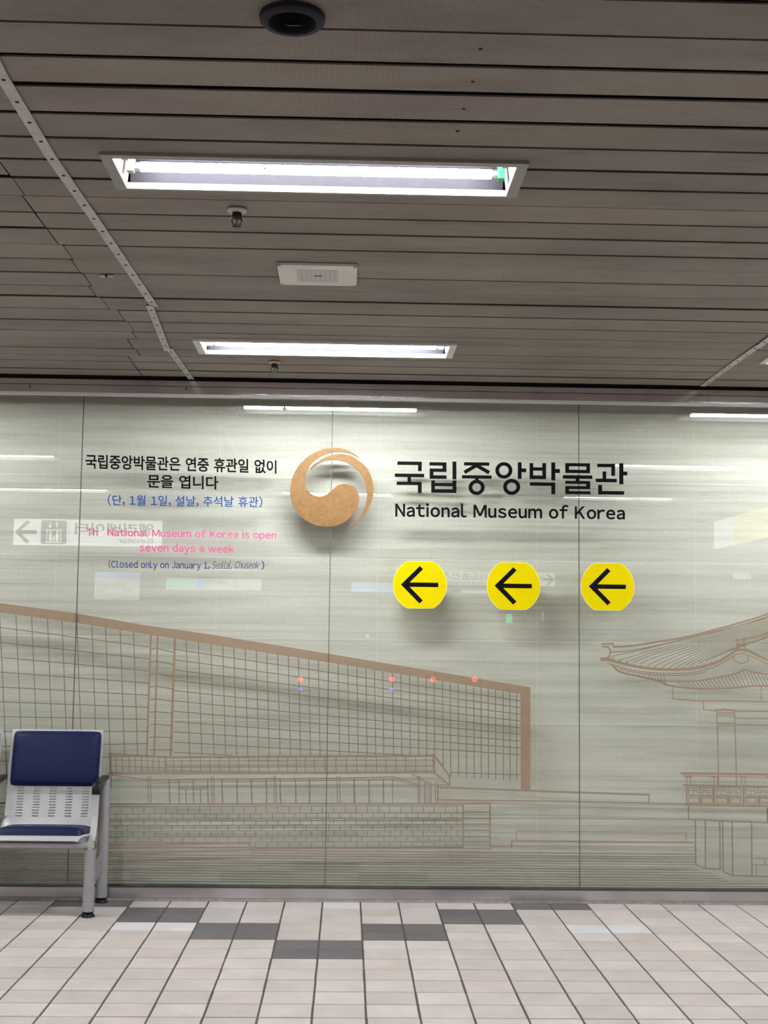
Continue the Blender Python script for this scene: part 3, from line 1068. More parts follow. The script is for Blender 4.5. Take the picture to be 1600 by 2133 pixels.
# yellow arrow signs
for (cx, cy), lab in (((875, 1218), 'yellow arrow disc under the word National, furthest from the pavilion drawing'),
                      ((1070, 1220.5), 'middle yellow arrow disc of three, under the word of'),
                      ((1266, 1222), 'yellow arrow disc nearest the pavilion roof drawing')):
    c = onY(cx, cy, D - 0.004)
    k = 7.646 / FPX
    t = thing('arrow_sign', (c.x, D, c.z), lab, 'sign', 'yellow arrow signs on the glass')

    def disc(r, h, y0, y1, mat, nm):
        pts = []
        a0 = math.asin(h / r)
        for s in range(25):
            a = -a0 + 2 * a0 * s / 24
            pts.append((c.x + r * math.cos(a), c.z + r * math.sin(a)))
        for s in range(25):
            a = math.pi - a0 + 2 * a0 * s / 24
            pts.append((c.x + r * math.cos(a), c.z + r * math.sin(a)))
        m = MB(); m.prism(pts, y0, y1)
        return m.build(nm, mat, t)
    disc(56.4 * k, 49.6 * k, D - 0.004, D - 0.0004, MAT['paleyellow'], 'backing')
    disc(55.4 * k, 48.6 * k, D - 0.0048, D - 0.004, MAT['yellow'], 'face')
    pts = [(-39.8, 0), (-0.9, 39), (6.2, 32.6), (-21.6, 4.6), (38.2, 4.6), (38.2, -4.6), (-21.6, -4.6), (6.2, -32.6), (-0.9, -39)]
    m = MB(); m.prism([(c.x + a * k, c.z + b * k) for a, b in pts], D - 0.0054, D - 0.0048)
    m.build('arrow', MAT['black'], t)

# ------------------------------------------------------------------ brown line drawings on the glass
class Art(MB):
    layer = 0

    def W(self, x, y):                     # film on the rear face of the panes, each stroke a hair behind the last
        return onY(x, y, D + 0.0104 + (Art.layer % 211) * 8e-6)

    def both_halves(self):                 # the pavilion is symmetrical about the middle of its gable
        x0 = onY(1661, 1500).x
        n = len(self.v)
        self.v += [Vector((2 * x0 - p.x, p.y + 4e-6, p.z)) for p in self.v]
        self.f += [tuple(i + n for i in f) for f in self.f]
        self.m += list(self.m)

    def seg(self, a, b, w, ext=0.45):
        d = Vector((b[0] - a[0], b[1] - a[1]))
        if d.length < 1e-6:
            return
        d.normalize()
        Art.layer += 1
        n = Vector((-d.y, d.x)) * (w / 2)
        e = d * (w * ext)
        A, B = Vector(a[:2]) - e, Vector(b[:2]) + e
        self.face([self.W(*(A - n)), self.W(*(B - n)), self.W(*(B + n)), self.W(*(A + n))])

    def line(self, pts, w):
        for a, b in zip(pts[:-1], pts[1:]):
            self.seg(a, b, w)

    def poly(self, pts):
        self.face([self.W(*p) for p in pts])

    def vert(self, x, y0, y1, w):
        # a true vertical on the glass that crosses x halfway
        k = (x - 1115.0) * 4.05e-5
        ym = (y0 + y1) / 2
        self.seg((x - k * (y0 - ym), y0), (x - k * (y1 - ym), y1), w)


def curve(pts, sub=5):
    out = []
    n = len(pts)
    for i in range(n - 1):
        p0, p1, p2, p3 = [Vector(pts[max(0, min(n - 1, i + k))]) for k in (-1, 0, 1, 2)]
        for s in range(sub):
            t = s / sub
            out.append(0.5 * ((2 * p1) + (p2 - p0) * t + (2 * p0 - 5 * p1 + 4 * p2 - p3) * t * t + (3 * p1 - p0 - 3 * p2 + p3) * t ** 3))
    out.append(Vector(pts[-1]))
    return [(p.x, p.y) for p in out]


def interp(pts, x):
    for a, b in zip(pts[:-1], pts[1:]):
        if x <= b[0]:
            return a[1] + (b[1] - a[1]) * (x - a[0]) / (b[0] - a[0])
    return pts[-1][1]


mu = thing('museum_drawing', onY(560, 1550, D), 'brown line drawing of a long museum hall with sloping roof on the glass', 'mural')
top = [(-160, 1231), (0, 1256), (162, 1278), (300, 1302), (435, 1321), (687, 1362), (800, 1381), (1105, 1431.5)]
bot = [(-160, 1252), (0, 1276), (160, 1297.5), (367, 1331), (685, 1380), (800, 1399), (1084, 1446)]
a = Art()
xs = [-160, 0, 160, 300, 435, 560, 687, 800, 950, 1084]
for p, q in zip(xs[:-1], xs[1:]):
    a.poly([(p, interp(top, p)), (q, interp(top, q)), (q, interp(bot, q)), (p, interp(bot, p))])
a.poly([(1084, interp(top, 1084)), (1105, 1431.5), (1105, 1645), (1085, 1644)])
a.build('roof_band', MAT['film'], mu, fix=False)

LWD = 1.9
a = Art()


def gridbot(x):
    if x < 905:
        return 1573
    if x < 937:
        return 1573 + (x - 905) * 43 / 32
    return 1616.5 + (x - 937) * 10 / 147


for x in (-120, -86, -56, -25, 7.5, 41, 73.5, 106, 136, 166.5, 197.5, 226, 255, 282.5, 391.5, 417, 442.5, 467, 490, 513.5, 536.5, 558.5, 581, 603, 624, 645, 665, 706, 726, 745, 763.5, 781.5,
          798.5, 819, 836, 854, 871.5, 888.5, 905, 922.5, 938.5, 955, 971.5, 987.5, 1002.5, 1017.5, 1032.5, 1048.5, 1062.5, 1076.5):
    a.vert(x, interp(bot, x), gridbot(x) if x > 226 else 1640, LWD)
for k in range(1, 13):
    y0, y1 = 1331 + 21.5 * k, 1446 + 14.0 * k
    pts = []
    for s in range(31):
        x = 363 + (1084 - 363) * s / 30
        y = y0 + (y1 - y0) * s / 30
        if y < gridbot(x):
            pts.append((x, y))
        elif pts:
            break
    a.line(pts, LWD)
for k in range(1, 12):
    y0, y1 = 1276 + 31 * k, 1322 + 25.2 * k
    if y1 < 1575:
        a.seg((0, y0), (309, y1), LWD)
        a.seg((-160, y0 - (y1 - y0) * .5), (0, y0), LWD)
for k in range(1, 10):
    y = 1333 + k * 25.5
    a.seg((313, y - 6 + k * .6), (326, y - 9 + k * .9), LWD)
    a.seg((326, y - 9 + k * .9), (360, y), LWD)
a.build('window_grid', MAT['filmline'], mu, fix=False)

a = Art()
a.seg((314.5, 1322), (305.5, 1574), 4)
a.seg((328.5, 1325), (321, 1575), 4)
a.seg((364.5, 1330), (355.5, 1575), 5)
a.build('column', MAT['film'], mu, fix=False)

a = Art()
a.line([(228, 1571), (347, 1577.5), (700, 1575.5), (905, 1574.5)], 5)
a.line([(228, 1611), (347, 1610), (700, 1609.5), (906, 1608)], 6)
for x, y0, y1 in ((230, 1569, 1613), (345.5, 1577, 1610), (904, 1573, 1611)):
    a.vert(x, y0, y1, 5)
a.seg((905, 1573.5), (936, 1616), 4)
a.seg((906, 1610), (936, 1635.5), 4)
a.seg((936.5, 1615), (936.5, 1636), 3)
a.build('canopy_frame', MAT['film'], mu, fix=False)
a = Art()
for x in (242, 255, 269, 282, 295, 307, 319, 331, 362, 378, 397.5, 418, 437.5, 457, 478, 497.5, 519, 539, 559, 580, 599, 617, 636, 655, 676.5, 700, 722, 743, 762.5, 784, 804, 825, 845, 866, 887.5):
    a.vert(x, 1577, 1608, 1.4)
for y in (1585, 1595.5, 1598.5):
    a.line([(349, y), (902, y - 2)], 1.4)
for y in (1584, 1597):
    a.line([(232, y - 1), (343, y + 2)], 1.2)
a.build('canopy_panes', MAT['filmline'], mu, fix=False)

a = Art()
a.line([(234, 1615), (262, 1618), (303, 1624), (316, 1624), (700, 1621), (819, 1618), (870, 1634)], 1.6)
a.line([(316, 1631), (700, 1626), (819, 1624), (870, 1637)], 1.3)
for x in (309, 314, 441, 445.5, 571, 575, 702.5, 708, 871, 874.5):
    a.vert(x, 1617, 1673, 1.6)
for x, w in ((353, 2.6), (373, 2.2), (403, 2.2), (433, 2.4), (463, 2.6), (494, 2.6), (524, 2.6), (555, 2.6), (584, 2.6), (616, 2.6), (645, 2.6), (738, 3), (769, 2.8), (799, 2.6), (818, 1.5),
             (884, 1.5), (887, 1.5), (894, 1.5), (898, 1.5), (907, 1.5), (911.5, 1.5)):
    a.vert(x, 1624 if x < 830 else 1630, 1673, w)
for x in (387.5, 418):
    a.vert(x, 1645, 1673, 2)
a.seg((373, 1640.5), (433, 1640), 2)
a.seg((373, 1644), (433, 1643.5), 1.4)
a.line([(859, 1612), (898, 1635), (937, 1635.5)], 1.5)
a.build('colonnade', MAT['filmline'], mu, fix=False)

a = Art()
a.line([(-60, 1672), (234, 1675), (700, 1674), (964, 1674.4), (1022, 1674)], 4)
a.line([(912, 1640), (1100, 1647), (1150, 1649), (1353, 1655.5)], 4)
a.seg((1351.5, 1655), (1351.5, 1672), 3)
a.seg((912, 1640), (912, 1667), 3)
a.line([(912, 1666), (1150, 1669), (1431, 1675)], 3)
a.line([(1022, 1704), (1150, 1704.7), (1431, 1707)], 2)
a.seg((1022, 1763.5), (1066, 1763.5), 3)
a.line([(1066, 1766), (1066, 1752), (1448, 1755)], 4)
a.line([(1076, 1751), (1076, 1731), (1430, 1734), (1430, 1753)], 1.8)
a.seg((1066, 1762), (1448, 1764.5), 1.6)
a.line([(-60, 1757), (231, 1760.5), (522, 1755.5)], 5)
a.line([(521, 1755), (519, 1769)], 3.5)
a.line([(-60, 1781), (233, 1780), (520, 1770)], 4)
a.build('terrace', MAT['film'], mu, fix=False)

a = Art()
rows = [1680, 1695, 1706, 1719, 1731, 1743.5, 1754.5, 1766]
for i, y in enumerate(rows):
    a.line([(-60, y), (234, y + .5), (964, y - 2)], 1.5 if i < 7 else 2.5)
a.line([(-60, 1710.5), (964, 1709)], 2.2)
for i in range(7):
    y0, y1 = rows[i], rows[i + 1]
    x = -50 + (11.7 if i % 2 else 0)
    j = 0
    while x < 962:
        if not (i >= 5 and x < 519 and i == 6):
            a.vert(x, y0, y1 - 1, 1.4)
        x += 23.3 + ((j * 7 + i * 3) % 5 - 2) * 0.35
        j += 1
for y in (1691.5, 1704.5, 1716.5, 1729, 1742.5, 1753):
    a.seg((967, y), (1020, y), 2)
a.build('block_wall', MAT['filmline'], mu, fix=False)
a = Art()
a.vert(965, 1674, 1767, 3)
a.vert(1021, 1674, 1770, 3.6)
a.line([(519, 1768), (965, 1767), (1021, 1768)], 3.4)
a.build('wall_pier', MAT['film'], mu, fix=False)

a = Art()
for k in range(13):
    y = 1773 + 5.55 * k
    xe = 1449 if k < 6 else (1470 + (k - 6) * 12 if k < 11 else 1700)
    if k == 6:
        xe = 1453
    x0 = -60 if k > 1 else 522
    a.line([(x0, y - (700 - x0) * 0.0105), (700, y), (xe, y + (xe - 700) * 0.0085)], 1.6 if k % 3 else 2.0)
a.build('steps', MAT['filmline'], mu, fix=False)

# pavilion with curved tiled roof
pv = thing('pavilion_drawing', onY(1520, 1550, D), 'brown line drawing of a curved-roof pavilion with balustrade at the right of the glass', 'mural')
PX = lambda x, y: (1220 + x / 4.2105, 1250 + y / 4.2105)
a = Art()
a.line([PX(145, 385), PX(235, 382), PX(250, 410)] + curve([PX(250, 410), PX(420, 400), PX(620, 368), PX(850, 330), PX(1100, 270), PX(1350, 200), PX(1600, 120), PX(2000, -60)], 3), 4.0)
a.line([PX(150, 408), PX(200, 410), PX(220, 450), PX(205, 500), PX(170, 512)], 3.6)
a.seg(PX(142, 520), PX(240, 526), 7)
ev = curve([PX(190, 520), PX(300, 550), PX(450, 585), PX(620, 605), PX(800, 610), PX(950, 600), PX(1080, 570), PX(1180, 530), PX(1270, 475), PX(1330, 440), PX(1410, 440), PX(1500, 480), PX(1600, 525), PX(1900, 600)], 4)
a.line(ev, 5.5)
a.line([(x, y + 8) for x, y in ev], 2.0)
a.line(curve([PX(1320, 355), PX(1460, 330), PX(1600, 290), PX(1900, 190)], 4), 4.5)
a.line([PX(1330, 345), PX(1330, 440)], 4)
a.line([PX(1385, 345), PX(1400, 450)], 4)
a.line([PX(1330, 395), PX(1390, 395)], 6)
a.line(curve([PX(1290, 490), PX(1320, 540), PX(1370, 555), PX(1420, 530), PX(1430, 480)], 4), 2)
lo = curve([PX(230, 565), PX(300, 630), PX(450, 665), PX(620, 705), PX(740, 750), PX(900, 772), PX(1050, 778), PX(1300, 770), PX(1450, 755), PX(1600, 755), PX(1900, 790)], 4)
a.line(lo, 3.4)
hi = curve([PX(640, 705), PX(760, 712), PX(1000, 705), PX(1200, 670), PX(1330, 640), PX(1390, 610), PX(1470, 632), PX(1600, 650), PX(1900, 680)], 4)
a.line(hi, 3.0)
a.both_halves()
a.build('roof_outline', MAT['film'], pv, fix=False)
a = Art()
st = [(230, 495), (290, 530), (350, 545), (415, 548), (475, 560), (545, 572), (610, 578), (680, 582), (740, 585), (805, 585), (870, 575), (930, 565), (1000, 550), (1060, 530), (1120, 510), (1180, 480), (1230, 450)]
RIDGE = [(250, 410), (420, 400), (620, 368), (850, 330), (1100, 270), (1350, 200), (1600, 120), (2000, -60)]
for i, (x, y) in enumerate(st):
    o0 = y - interp(RIDGE, x)
    d_ = 22 + i * 11.5
    pts = []
    for k in range(15):
        xx = x + (1900 - x) * (k / 14) ** 1.5
        pts.append(PX(xx, interp(RIDGE, xx) + d_ + (o0 - d_) * math.exp(-(xx - x) / 300)))
    a.line(pts, 1.3)
a.line(curve([PX(225, 458), PX(420, 440), PX(700, 380), PX(1000, 310), PX(1300, 235), PX(1600, 150), PX(1900, 50)], 3), 1.8)
for i in range(14):
    x = 300 + i * 62
    y = interp([(q[0], q[1]) for q in ev], 1220 + x / 4.2105)
    n = 8
    cx_, cy_ = 1220 + x / 4.2105, y + 2
    a.line([(cx_ + 2.6 * math.cos(2 * math.pi * k / n), cy_ - 4 + 2.6 * math.sin(2 * math.pi * k / n)) for k in range(n + 1)], 1.1)
for i in range(34):
    x = 800 + i * 32
    xa = 1220 + x / 4.2105
    xb = 1220 + (x + 62) / 4.2105
    a.seg((xa, interp(hi, xa)), (xb, interp(lo, xb)), 1.4)
for i in range(16):
    x = 260 + i * 28
    xa = 1220 + x / 4.2105
    a.seg((xa, interp(ev, xa) + 8), (xa + 5, interp(lo, xa + 5)), 1.2)
a.line([(x, y + 12) for x, y in ev[4:24]], 1.4)
a.both_halves()
a.build('roof_tiles', MAT['filmline'], pv, fix=False)
a = Art()
a.line([PX(765, 750), PX(765, 865), PX(950, 885), PX(1600, 890), PX(1900, 893)], 1.9)
a.seg(PX(1540, 760), PX(1540, 890), 1.9)
a.line([PX(1035, 888), PX(1035, 965), PX(1140, 970)], 1.9)
a.line([PX(1140, 970), PX(1220, 960), PX(1310, 970)], 4)
a.line([PX(1310, 972), PX(1600, 976), PX(1900, 980)], 3)
for y in (990, 1004, 1020):
    a.line([PX(1150, y), PX(1230, y - 8), PX(1308, y)], 1.8)
a.line([PX(1150, 975), PX(1154, 1090)], 2)
a.line([PX(1308, 975), PX(1308, 1090)], 2)
a.line([PX(1150, 1086), PX(1310, 1086)], 2)
a.line([PX(1150, 1103), PX(1310, 1103)], 2.2)
a.line([PX(1155, 1105), PX(1165, 1510), PX(1167, 1640)], 2.6)
a.line([PX(1310, 1105), PX(1322, 1510), PX(1324, 1640)], 2.6)
a.line([PX(1315, 1038), PX(1600, 1040), PX(1900, 1042)], 2)
a.line([PX(1315, 1096), PX(1600, 1100), PX(1900, 1103)], 2.6)
a.both_halves()
a.build('pillar', MAT['film'], pv, fix=False)
QX = lambda x, y: (1100 + x / 3.2, 1600 + y / 3.2)
a = Art()
a.line([QX(1023, 35), QX(1600, 43), QX(1800, 46)], 4.4)
a.line([QX(1030, 50), QX(1600, 62), QX(1800, 66)], 1.8)
for x0 in (1045, 1225, 1410, 1590):
    a.seg(QX(x0, 58), QX(x0 + 45, 58), 3)
    for dx in (15, 38):
        a.seg(QX(x0 + dx, 62), QX(x0 + dx, 108), 2)
a.line([QX(1040, 114), QX(1600, 124), QX(1800, 128)], 4.4)
a.seg(QX(1058, 118), QX(1058, 246), 3)
a.line([QX(1055, 242), QX(1600, 254), QX(1800, 258)], 5.2)
a.line([QX(1060, 187), QX(1600, 194), QX(1800, 196)], 2.2)
for x in (1240, 1438, 1630):
    a.seg(QX(x, 118), QX(x, 250), 4)
for x in (1150, 1338, 1540):
    a.seg(QX(x, 190), QX(x, 250), 4)
a.both_halves()
a.build('balustrade', MAT['film'], pv, fix=False)
a = Art()
for x0 in (1070, 1258, 1454):
    w = 160
    a.line([QX(x0, 128), QX(x0 + w, 130), QX(x0 + w, 182), QX(x0, 180), QX(x0, 128)], 1.3)
    a.line([QX(x0 + 20, 150), QX(x0 + 60, 150), QX(x0 + 60, 165), QX(x0 + 100, 165), QX(x0 + 100, 150), QX(x0 + 140, 150)], 1.3)
    a.line([QX(x0 + 30, 165), QX(x0 + 30, 180)], 1.3)
    a.line([QX(x0 + 80, 130), QX(x0 + 80, 165)], 1.3)
    a.line([QX(x0 + 120, 165), QX(x0 + 150, 165)], 1.3)
    for dx in (0, 90):
        a.line([QX(x0 + dx + 2, 198), QX(x0 + dx + 70, 199), QX(x0 + dx + 70, 232), QX(x0 + dx + 2, 231), QX(x0 + dx + 2, 198)], 1.3)
a.both_halves()
a.build('balustrade_lattice', MAT['filmline'], pv, fix=False)
a = Art()
a.line([QX(1070, 250), QX(1070, 342), QX(1600, 365), QX(1800, 373)], 2.4)
a.seg(QX(1596, 268), QX(1596, 365), 3)
for x, y0, y1 in ((1115, 345, 642), (1181, 348, 668), (1278, 352, 675), (1298, 355, 690), (1361, 360, 715), (1490, 365, 718)):
    a.seg(QX(x, y0), QX(x + 3, y1), 2.8)
a.line([QX(1116, 642), QX(1184, 669), QX(1284, 672)], 2.6)
a.line([QX(1300, 690), QX(1365, 716), QX(1600, 722), QX(1800, 728)], 2.6)
a.line([QX(1493, 600), QX(1800, 606)], 1.6)
a.line([QX(1493, 645), QX(1800, 650)], 1.6)
a.seg(QX(1578, 600), QX(1578, 645), 1.6)
a.seg(QX(1522, 645), QX(1522, 718), 1.6)
a.both_halves()
a.build('stone_base', MAT['filmline'], pv, fix=False)

# ------------------------------------------------------------------ waiting bench at the left
BX = -1.36          # plane of the right-hand end frame
YF, YR = 7.205, 7.588
bench = thing('waiting_bench', (BX - 0.83, 7.35, 0), 'navy cushioned silver metal waiting bench at the left against the glass', 'bench')
SWD, SPITCH = 0.515, 0.568


def catmull2(pts, sub):
    return curve(pts, sub)


prof = catmull2([(7.150, 0.402), (7.162, 0.420), (7.20, 0.428), (7.29, 0.421), (7.37, 0.417), (7.425, 0.434), (7.462, 0.482)], 4)
zlev = []
z = 0.487
for k in range(11):
    zlev += [z, z + 0.0058]
    z += 0.0148
backp = [(7.462, 0.482), (7.485, 0.56), (7.505, 0.66), (7.54, 0.83), (7.572, 0.957)]
back = curve(backp, 12)


def back_y(zz):
    return interp([(q[1], q[0]) for q in back], zz)


def make_seat(x1, nm_off):
    x0 = x1 - SWD
    xc = (x0 + x1) / 2
    # pressed shell: seat, bend and back, with five columns of slots left open
    xcols = sorted([x0, x0 + 0.012, x1 - 0.012, x1] + [xc + k * 0.0905 + s * 0.0185 for k in (-2, -1, 0, 1, 2) for s in (-1, 1)])
    P = list(prof) + [(back_y(q), q) for q in zlev] + [(back_y(q), q) for q in (0.66, 0.70, 0.76, 0.82, 0.88, 0.93, 0.957)]
    sb_ = MB()
    i0 = len(prof)
    n = len(xcols)
    vs = []
    for j, (yy, zz) in enumerate(P):
        fr = max(0.0, (7.21 - yy) / 0.06) if j < 8 else 0
        for i, x in enumerate(xcols):
            sh = 0.0
            inset = 0.045 * min(1, fr) if (i < 2 or i >= n - 2) else 0
            xx = x + (inset if i < n / 2 else -inset)
            if j < len(prof):   # sides of the seat pan turn down a little
                zz_ = zz - (0.006 if i in (0, n - 1) else 0)
                vs.append((xx, yy, zz_))
            else:
                vs.append((xx, yy - (0.010 if i in (0, n - 1) else 0), zz))
    fs = []
    for j in range(len(P) - 1):
        slotrow = j >= i0 and j < i0 + 22 and (j - i0) % 2 == 0
        for i in range(n - 1):
            xm = (xcols[i] + xcols[i + 1]) / 2
            isslot = any(abs(xm - (xc + k * 0.0905)) < 0.002 for k in (-2, -1, 0, 1, 2))
            if slotrow and isslot:
                continue
            fs.append((j * n + i, j * n + i + 1, (j + 1) * n + i + 1, (j + 1) * n + i))
    sb_.mesh(vs, fs)
    so = sb_.build('seat_shell', MAT['chairwhite'], bench, smooth=True, angle=50)
    md = so.modifiers.new('sheet', 'SOLIDIFY')
    md.thickness = 0.004
    md.offset = 0
    es = so.modifiers.new('crisp_edges', 'EDGE_SPLIT')
    es.split_angle = math.radians(40)
    # back cushion
    def cushion(outline, nrm, base, thick, nm):
        pass
    cb = MB()
    hx, zb0, zb1 = SWD / 2 - 0.012, 0.650, 0.950
    nu, nv = 25, 17
    grid = []
    for v in range(nv):
        for u in range(nu):
            a_, b_ = 2 * u / (nu - 1) - 1, 2 * v / (nv - 1) - 1
            a2 = math.copysign(abs(a_) ** 0.75, a_); b2 = math.copysign(abs(b_) ** 0.75, b_)
            ed = max(0.0, 1 - max(abs(a_), 0) ** 9) * max(0.0, 1 - abs(b_) ** 8)
            ed = ed ** 0.5
            cr = 1 - 0.035 * (abs(a_) ** 8) * (abs(b_) ** 8)
            zz = (zb0 + zb1) / 2 + b2 * (zb1 - zb0) / 2 * cr
            grid.append((xc + a2 * hx * cr + (0 if True else 0), back_y(zz) - 0.0035 - 0.034 * ed - 0.006 * (1 - a_ * a_) * (1 - b_ * b_), zz))
    fs = [(v * nu + u, v * nu + u + 1, (v + 1) * nu + u + 1, (v + 1) * nu + u) for v in range(nv - 1) for u in range(nu - 1)]
    cb.mesh(grid, fs)
    rim = [v * nu for v in range(nv)]
    brd = [u for u in range(nu)] + [v * nu + nu - 1 for v in range(1, nv)] + [(nv - 1) * nu + u for u in range(nu - 2, -1, -1)] + [v * nu for v in range(nv - 2, 0, -1)]
    cb.mesh([grid[i] for i in brd], [tuple(range(len(brd)))])
    cb.build('back_cushion', MAT['leather'], bench, smooth=True, angle=60)
    # seat cushion
    sc = MB()
    y0c, y1c = 7.172, 7.415
    nu, nv = 27, 15
    grid = []
    for v in range(nv):
        for u in range(nu):
            a_, b_ = 2 * u / (nu - 1) - 1, 2 * v / (nv - 1) - 1
            a2 = math.copysign(abs(a_) ** 0.75, a_); b2 = math.copysign(abs(b_) ** 0.75, b_)
            ed = (max(0.0, 1 - abs(a_) ** 7) * max(0.0, 1 - abs(b_) ** 5)) ** 0.5
            yy = (y0c + y1c) / 2 + b2 * (y1c - y0c) / 2
            fr = max(0, (-b_ - 0.2)) ** 2
            hw = SWD / 2 - 0.012 - 0.042 * fr
            zb = interp(prof, yy)
            grid.append((xc + a2 * hw, yy, zb + 0.003 + 0.034 * ed + 0.006 * (1 - a_ * a_) * (1 - b_ * b_)))
    fs = [(v * nu + u, v * nu + u + 1, (v + 1) * nu + u + 1, (v + 1) * nu + u) for v in range(nv - 1) for u in range(nu - 1)]
    sc.mesh(grid, fs)
    brd = [u for u in range(nu)] + [v * nu + nu - 1 for v in range(1, nv)] + [(nv - 1) * nu + u for u in range(nu - 2, -1, -1)] + [v * nu for v in range(nv - 2, 0, -1)]
    sc.mesh([grid[i] for i in brd], [tuple(range(len(brd)))])
    sc.build('seat_cushion', MAT['leather'], bench, smooth=True, angle=60)


NSEAT = 3
for k in range(NSEAT):
    make_seat(BX - 0.012 - k * SPITCH, k)


def armrest(x, end):
    # black pad that bends down at the front
    path = [(7.600, 0.703), (7.50, 0.702), (7.40, 0.697), (7.345, 0.690), (7.318, 0.670), (7.312, 0.628)]
    th = [0.014, 0.018, 0.020, 0.022, 0.024, 0.018]
    m = MB()
    pr = curve(path, 5)
    n = len(pr)
    rings = []
    for i, (yy, zz) in enumerate(pr):
        t = Vector((pr[min(i + 1, n - 1)][0] - pr[max(i - 1, 0)][0], pr[min(i + 1, n - 1)][1] - pr[max(i - 1, 0)][1])).normalized()
        nn = Vector((-t.y, t.x))
        if nn.y > 0 and i < n * 0.6:
            nn = -nn
        if i >= n * 0.6 and nn.x < 0:
            nn = -nn
        w = 0.0215
        d = 0.021 + 0.010 * i / n
        r_ = []
        for (sx_, sd) in ((-1, 0.12), (-0.8, 0), (0.8, 0), (1, 0.12), (1, 0.9), (0.75, 1), (-0.75, 1), (-1, 0.9)):
            q = Vector((yy, zz)) + nn * (d * sd)
            r_.append((x + sx_ * w, q.x, q.y))
        rings.append(r_)
    vs = [p for r_ in rings for p in r_]
    fs = [(i * 8 + k, i * 8 + (k + 1) % 8, (i + 1) * 8 + (k + 1) % 8, (i + 1) * 8 + k) for i in range(n - 1) for k in range(8)]
    fs += [tuple(range(8)), tuple((n - 1) * 8 + k for k in range(8))]
    m.mesh(vs, fs)
    m.build('armrest_pad', MAT['armpad'], bench, smooth=True, angle=50)
    # pale bar that carries the pad down to the beam
    bp = curve([(7.318, 0.640), (7.315, 0.56), (7.298, 0.48), (7.262, 0.415), (7.225, 0.392)], 5)
    m = MB()
    vs, fs = [], []
    for yy, zz in bp:
        for a_, b_ in ((-0.017, 0), (0.017, 0), (0.017, 0.012), (-0.017, 0.012)):
            vs.append((x + a_, yy + b_, zz))
    for i in range(len(bp) - 1):
        for k in range(4):
            fs.append((i * 4 + k, i * 4 + (k + 1) % 4, (i + 1) * 4 + (k + 1) % 4, (i + 1) * 4 + k))
    fs += [(0, 1, 2, 3), tuple((len(bp) - 1) * 4 + k for k in range(4))]
    m.mesh(vs, fs)
    m.build('arm_support', MAT['chairwhite'], bench)
    # inner rail under the pad
    m = MB()
    m.tube([(x, 7.335, 0.668), (x, 7.45, 0.674), (x, 7.575, 0.678)], 0.013, 12)
    m.build('arm_rail', MAT['chairsteel'], bench, smooth=True)


for k in range(NSEAT + 1):
    armrest(BX - k * SPITCH, k in (0, NSEAT))


def end_frame(x):
    m = MB(); m.tube([(x, YF, 0.028), (x, YF, 0.352)], 0.0315, 24)
    lg = m.build('leg', MAT['chairsteel'], bench, smooth=True)
    f_ = MB(); f_.lathe((x, YF, 0), [(0.0, 0.0), (0.036, 0.0), (0.037, 0.006), (0.031, 0.012), (0.025, 0.018), (0.031, 0.024), (0.0325, 0.029), (0.0, 0.029)], 24)
    f_.build('foot', MAT['rubber'], lg, smooth=True)
    m = MB(); m.box((x - 0.013, YF - 0.016, 0.35), (x + 0.013, YF + 0.018, 0.395))
    m.tube([(x + 0.013, YF, 0.356), (x + 0.013, YF + 0.01, 0.385)], 0.007, 8)
    m.build('leg_bracket', MAT['chairwhite'], bench, bevel=0.002)
    m = MB(); m.tube([(x, YR, 0.028), (x, YR, 0.655)], 0.0315, 24)
    lg = m.build('leg', MAT['chairsteel'], bench, smooth=True)
    f_ = MB(); f_.lathe((x, YR, 0), [(0.0, 0.0), (0.035, 0.0), (0.036, 0.006), (0.031, 0.012), (0.026, 0.018), (0.031, 0.024), (0.0325, 0.029), (0.0, 0.029)], 24)
    f_.build('foot', MAT['rubber'], lg, smooth=True)
    m = MB(); m.box((x - 0.015, YR - 0.022, 0.653), (x + 0.015, YR + 0.012, 0.692))
    m.tube([(x + 0.015, YR - 0.005, 0.655), (x + 0.015, YR - 0.005, 0.687)], 0.009, 8)
    m.build('leg_bracket', MAT['chairwhite'], bench, bevel=0.002)
    # gusset plate between the legs, with three round holes
    cu = bpy.data.curves.new('gusset', 'CURVE')
    cu.dimensions = '2D'
    cu.fill_mode = 'BOTH'
    cu.extrude = 0.0025

    def loop(pts):
        s_ = cu.splines.new('POLY')
        s_.points.add(len(pts) - 1)
        for q, p in zip(s_.points, pts):
            q.co = (p[0], p[1], 0, 1)
        s_.use_cyclic_u = True
    loop([(7.228, 0.262), (7.36, 0.262), (7.50, 0.274), (7.565, 0.305), (7.565, 0.150), (7.48, 0.158), (7.36, 0.150), (7.27, 0.135), (7.228, 0.120)])
    for yy, zz, r_ in ((7.33, 0.196, 0.011), (7.39, 0.200, 0.013), (7.45, 0.206, 0.015), (7.505, 0.222, 0.02)):
        loop([(yy + r_ * math.cos(2 * math.pi * k / 14), zz + r_ * math.sin(2 * math.pi * k / 14)) for k in range(14)])
    tmp = bpy.data.objects.new('gusset', cu)
    COL.objects.link(tmp)
    bpy.context.view_layer.update()
    me = bpy.data.meshes.new_from_object(tmp.evaluated_get(bpy.context.evaluated_depsgraph_get()))
    bpy.data.objects.remove(tmp)
    m = MB()
    m.mesh([(x + v.co.z, v.co.x, v.co.y) for v in me.vertices], [tuple(p.vertices) for p in me.polygons])
    m.build('gusset_plate', MAT['chairsteel'], bench)


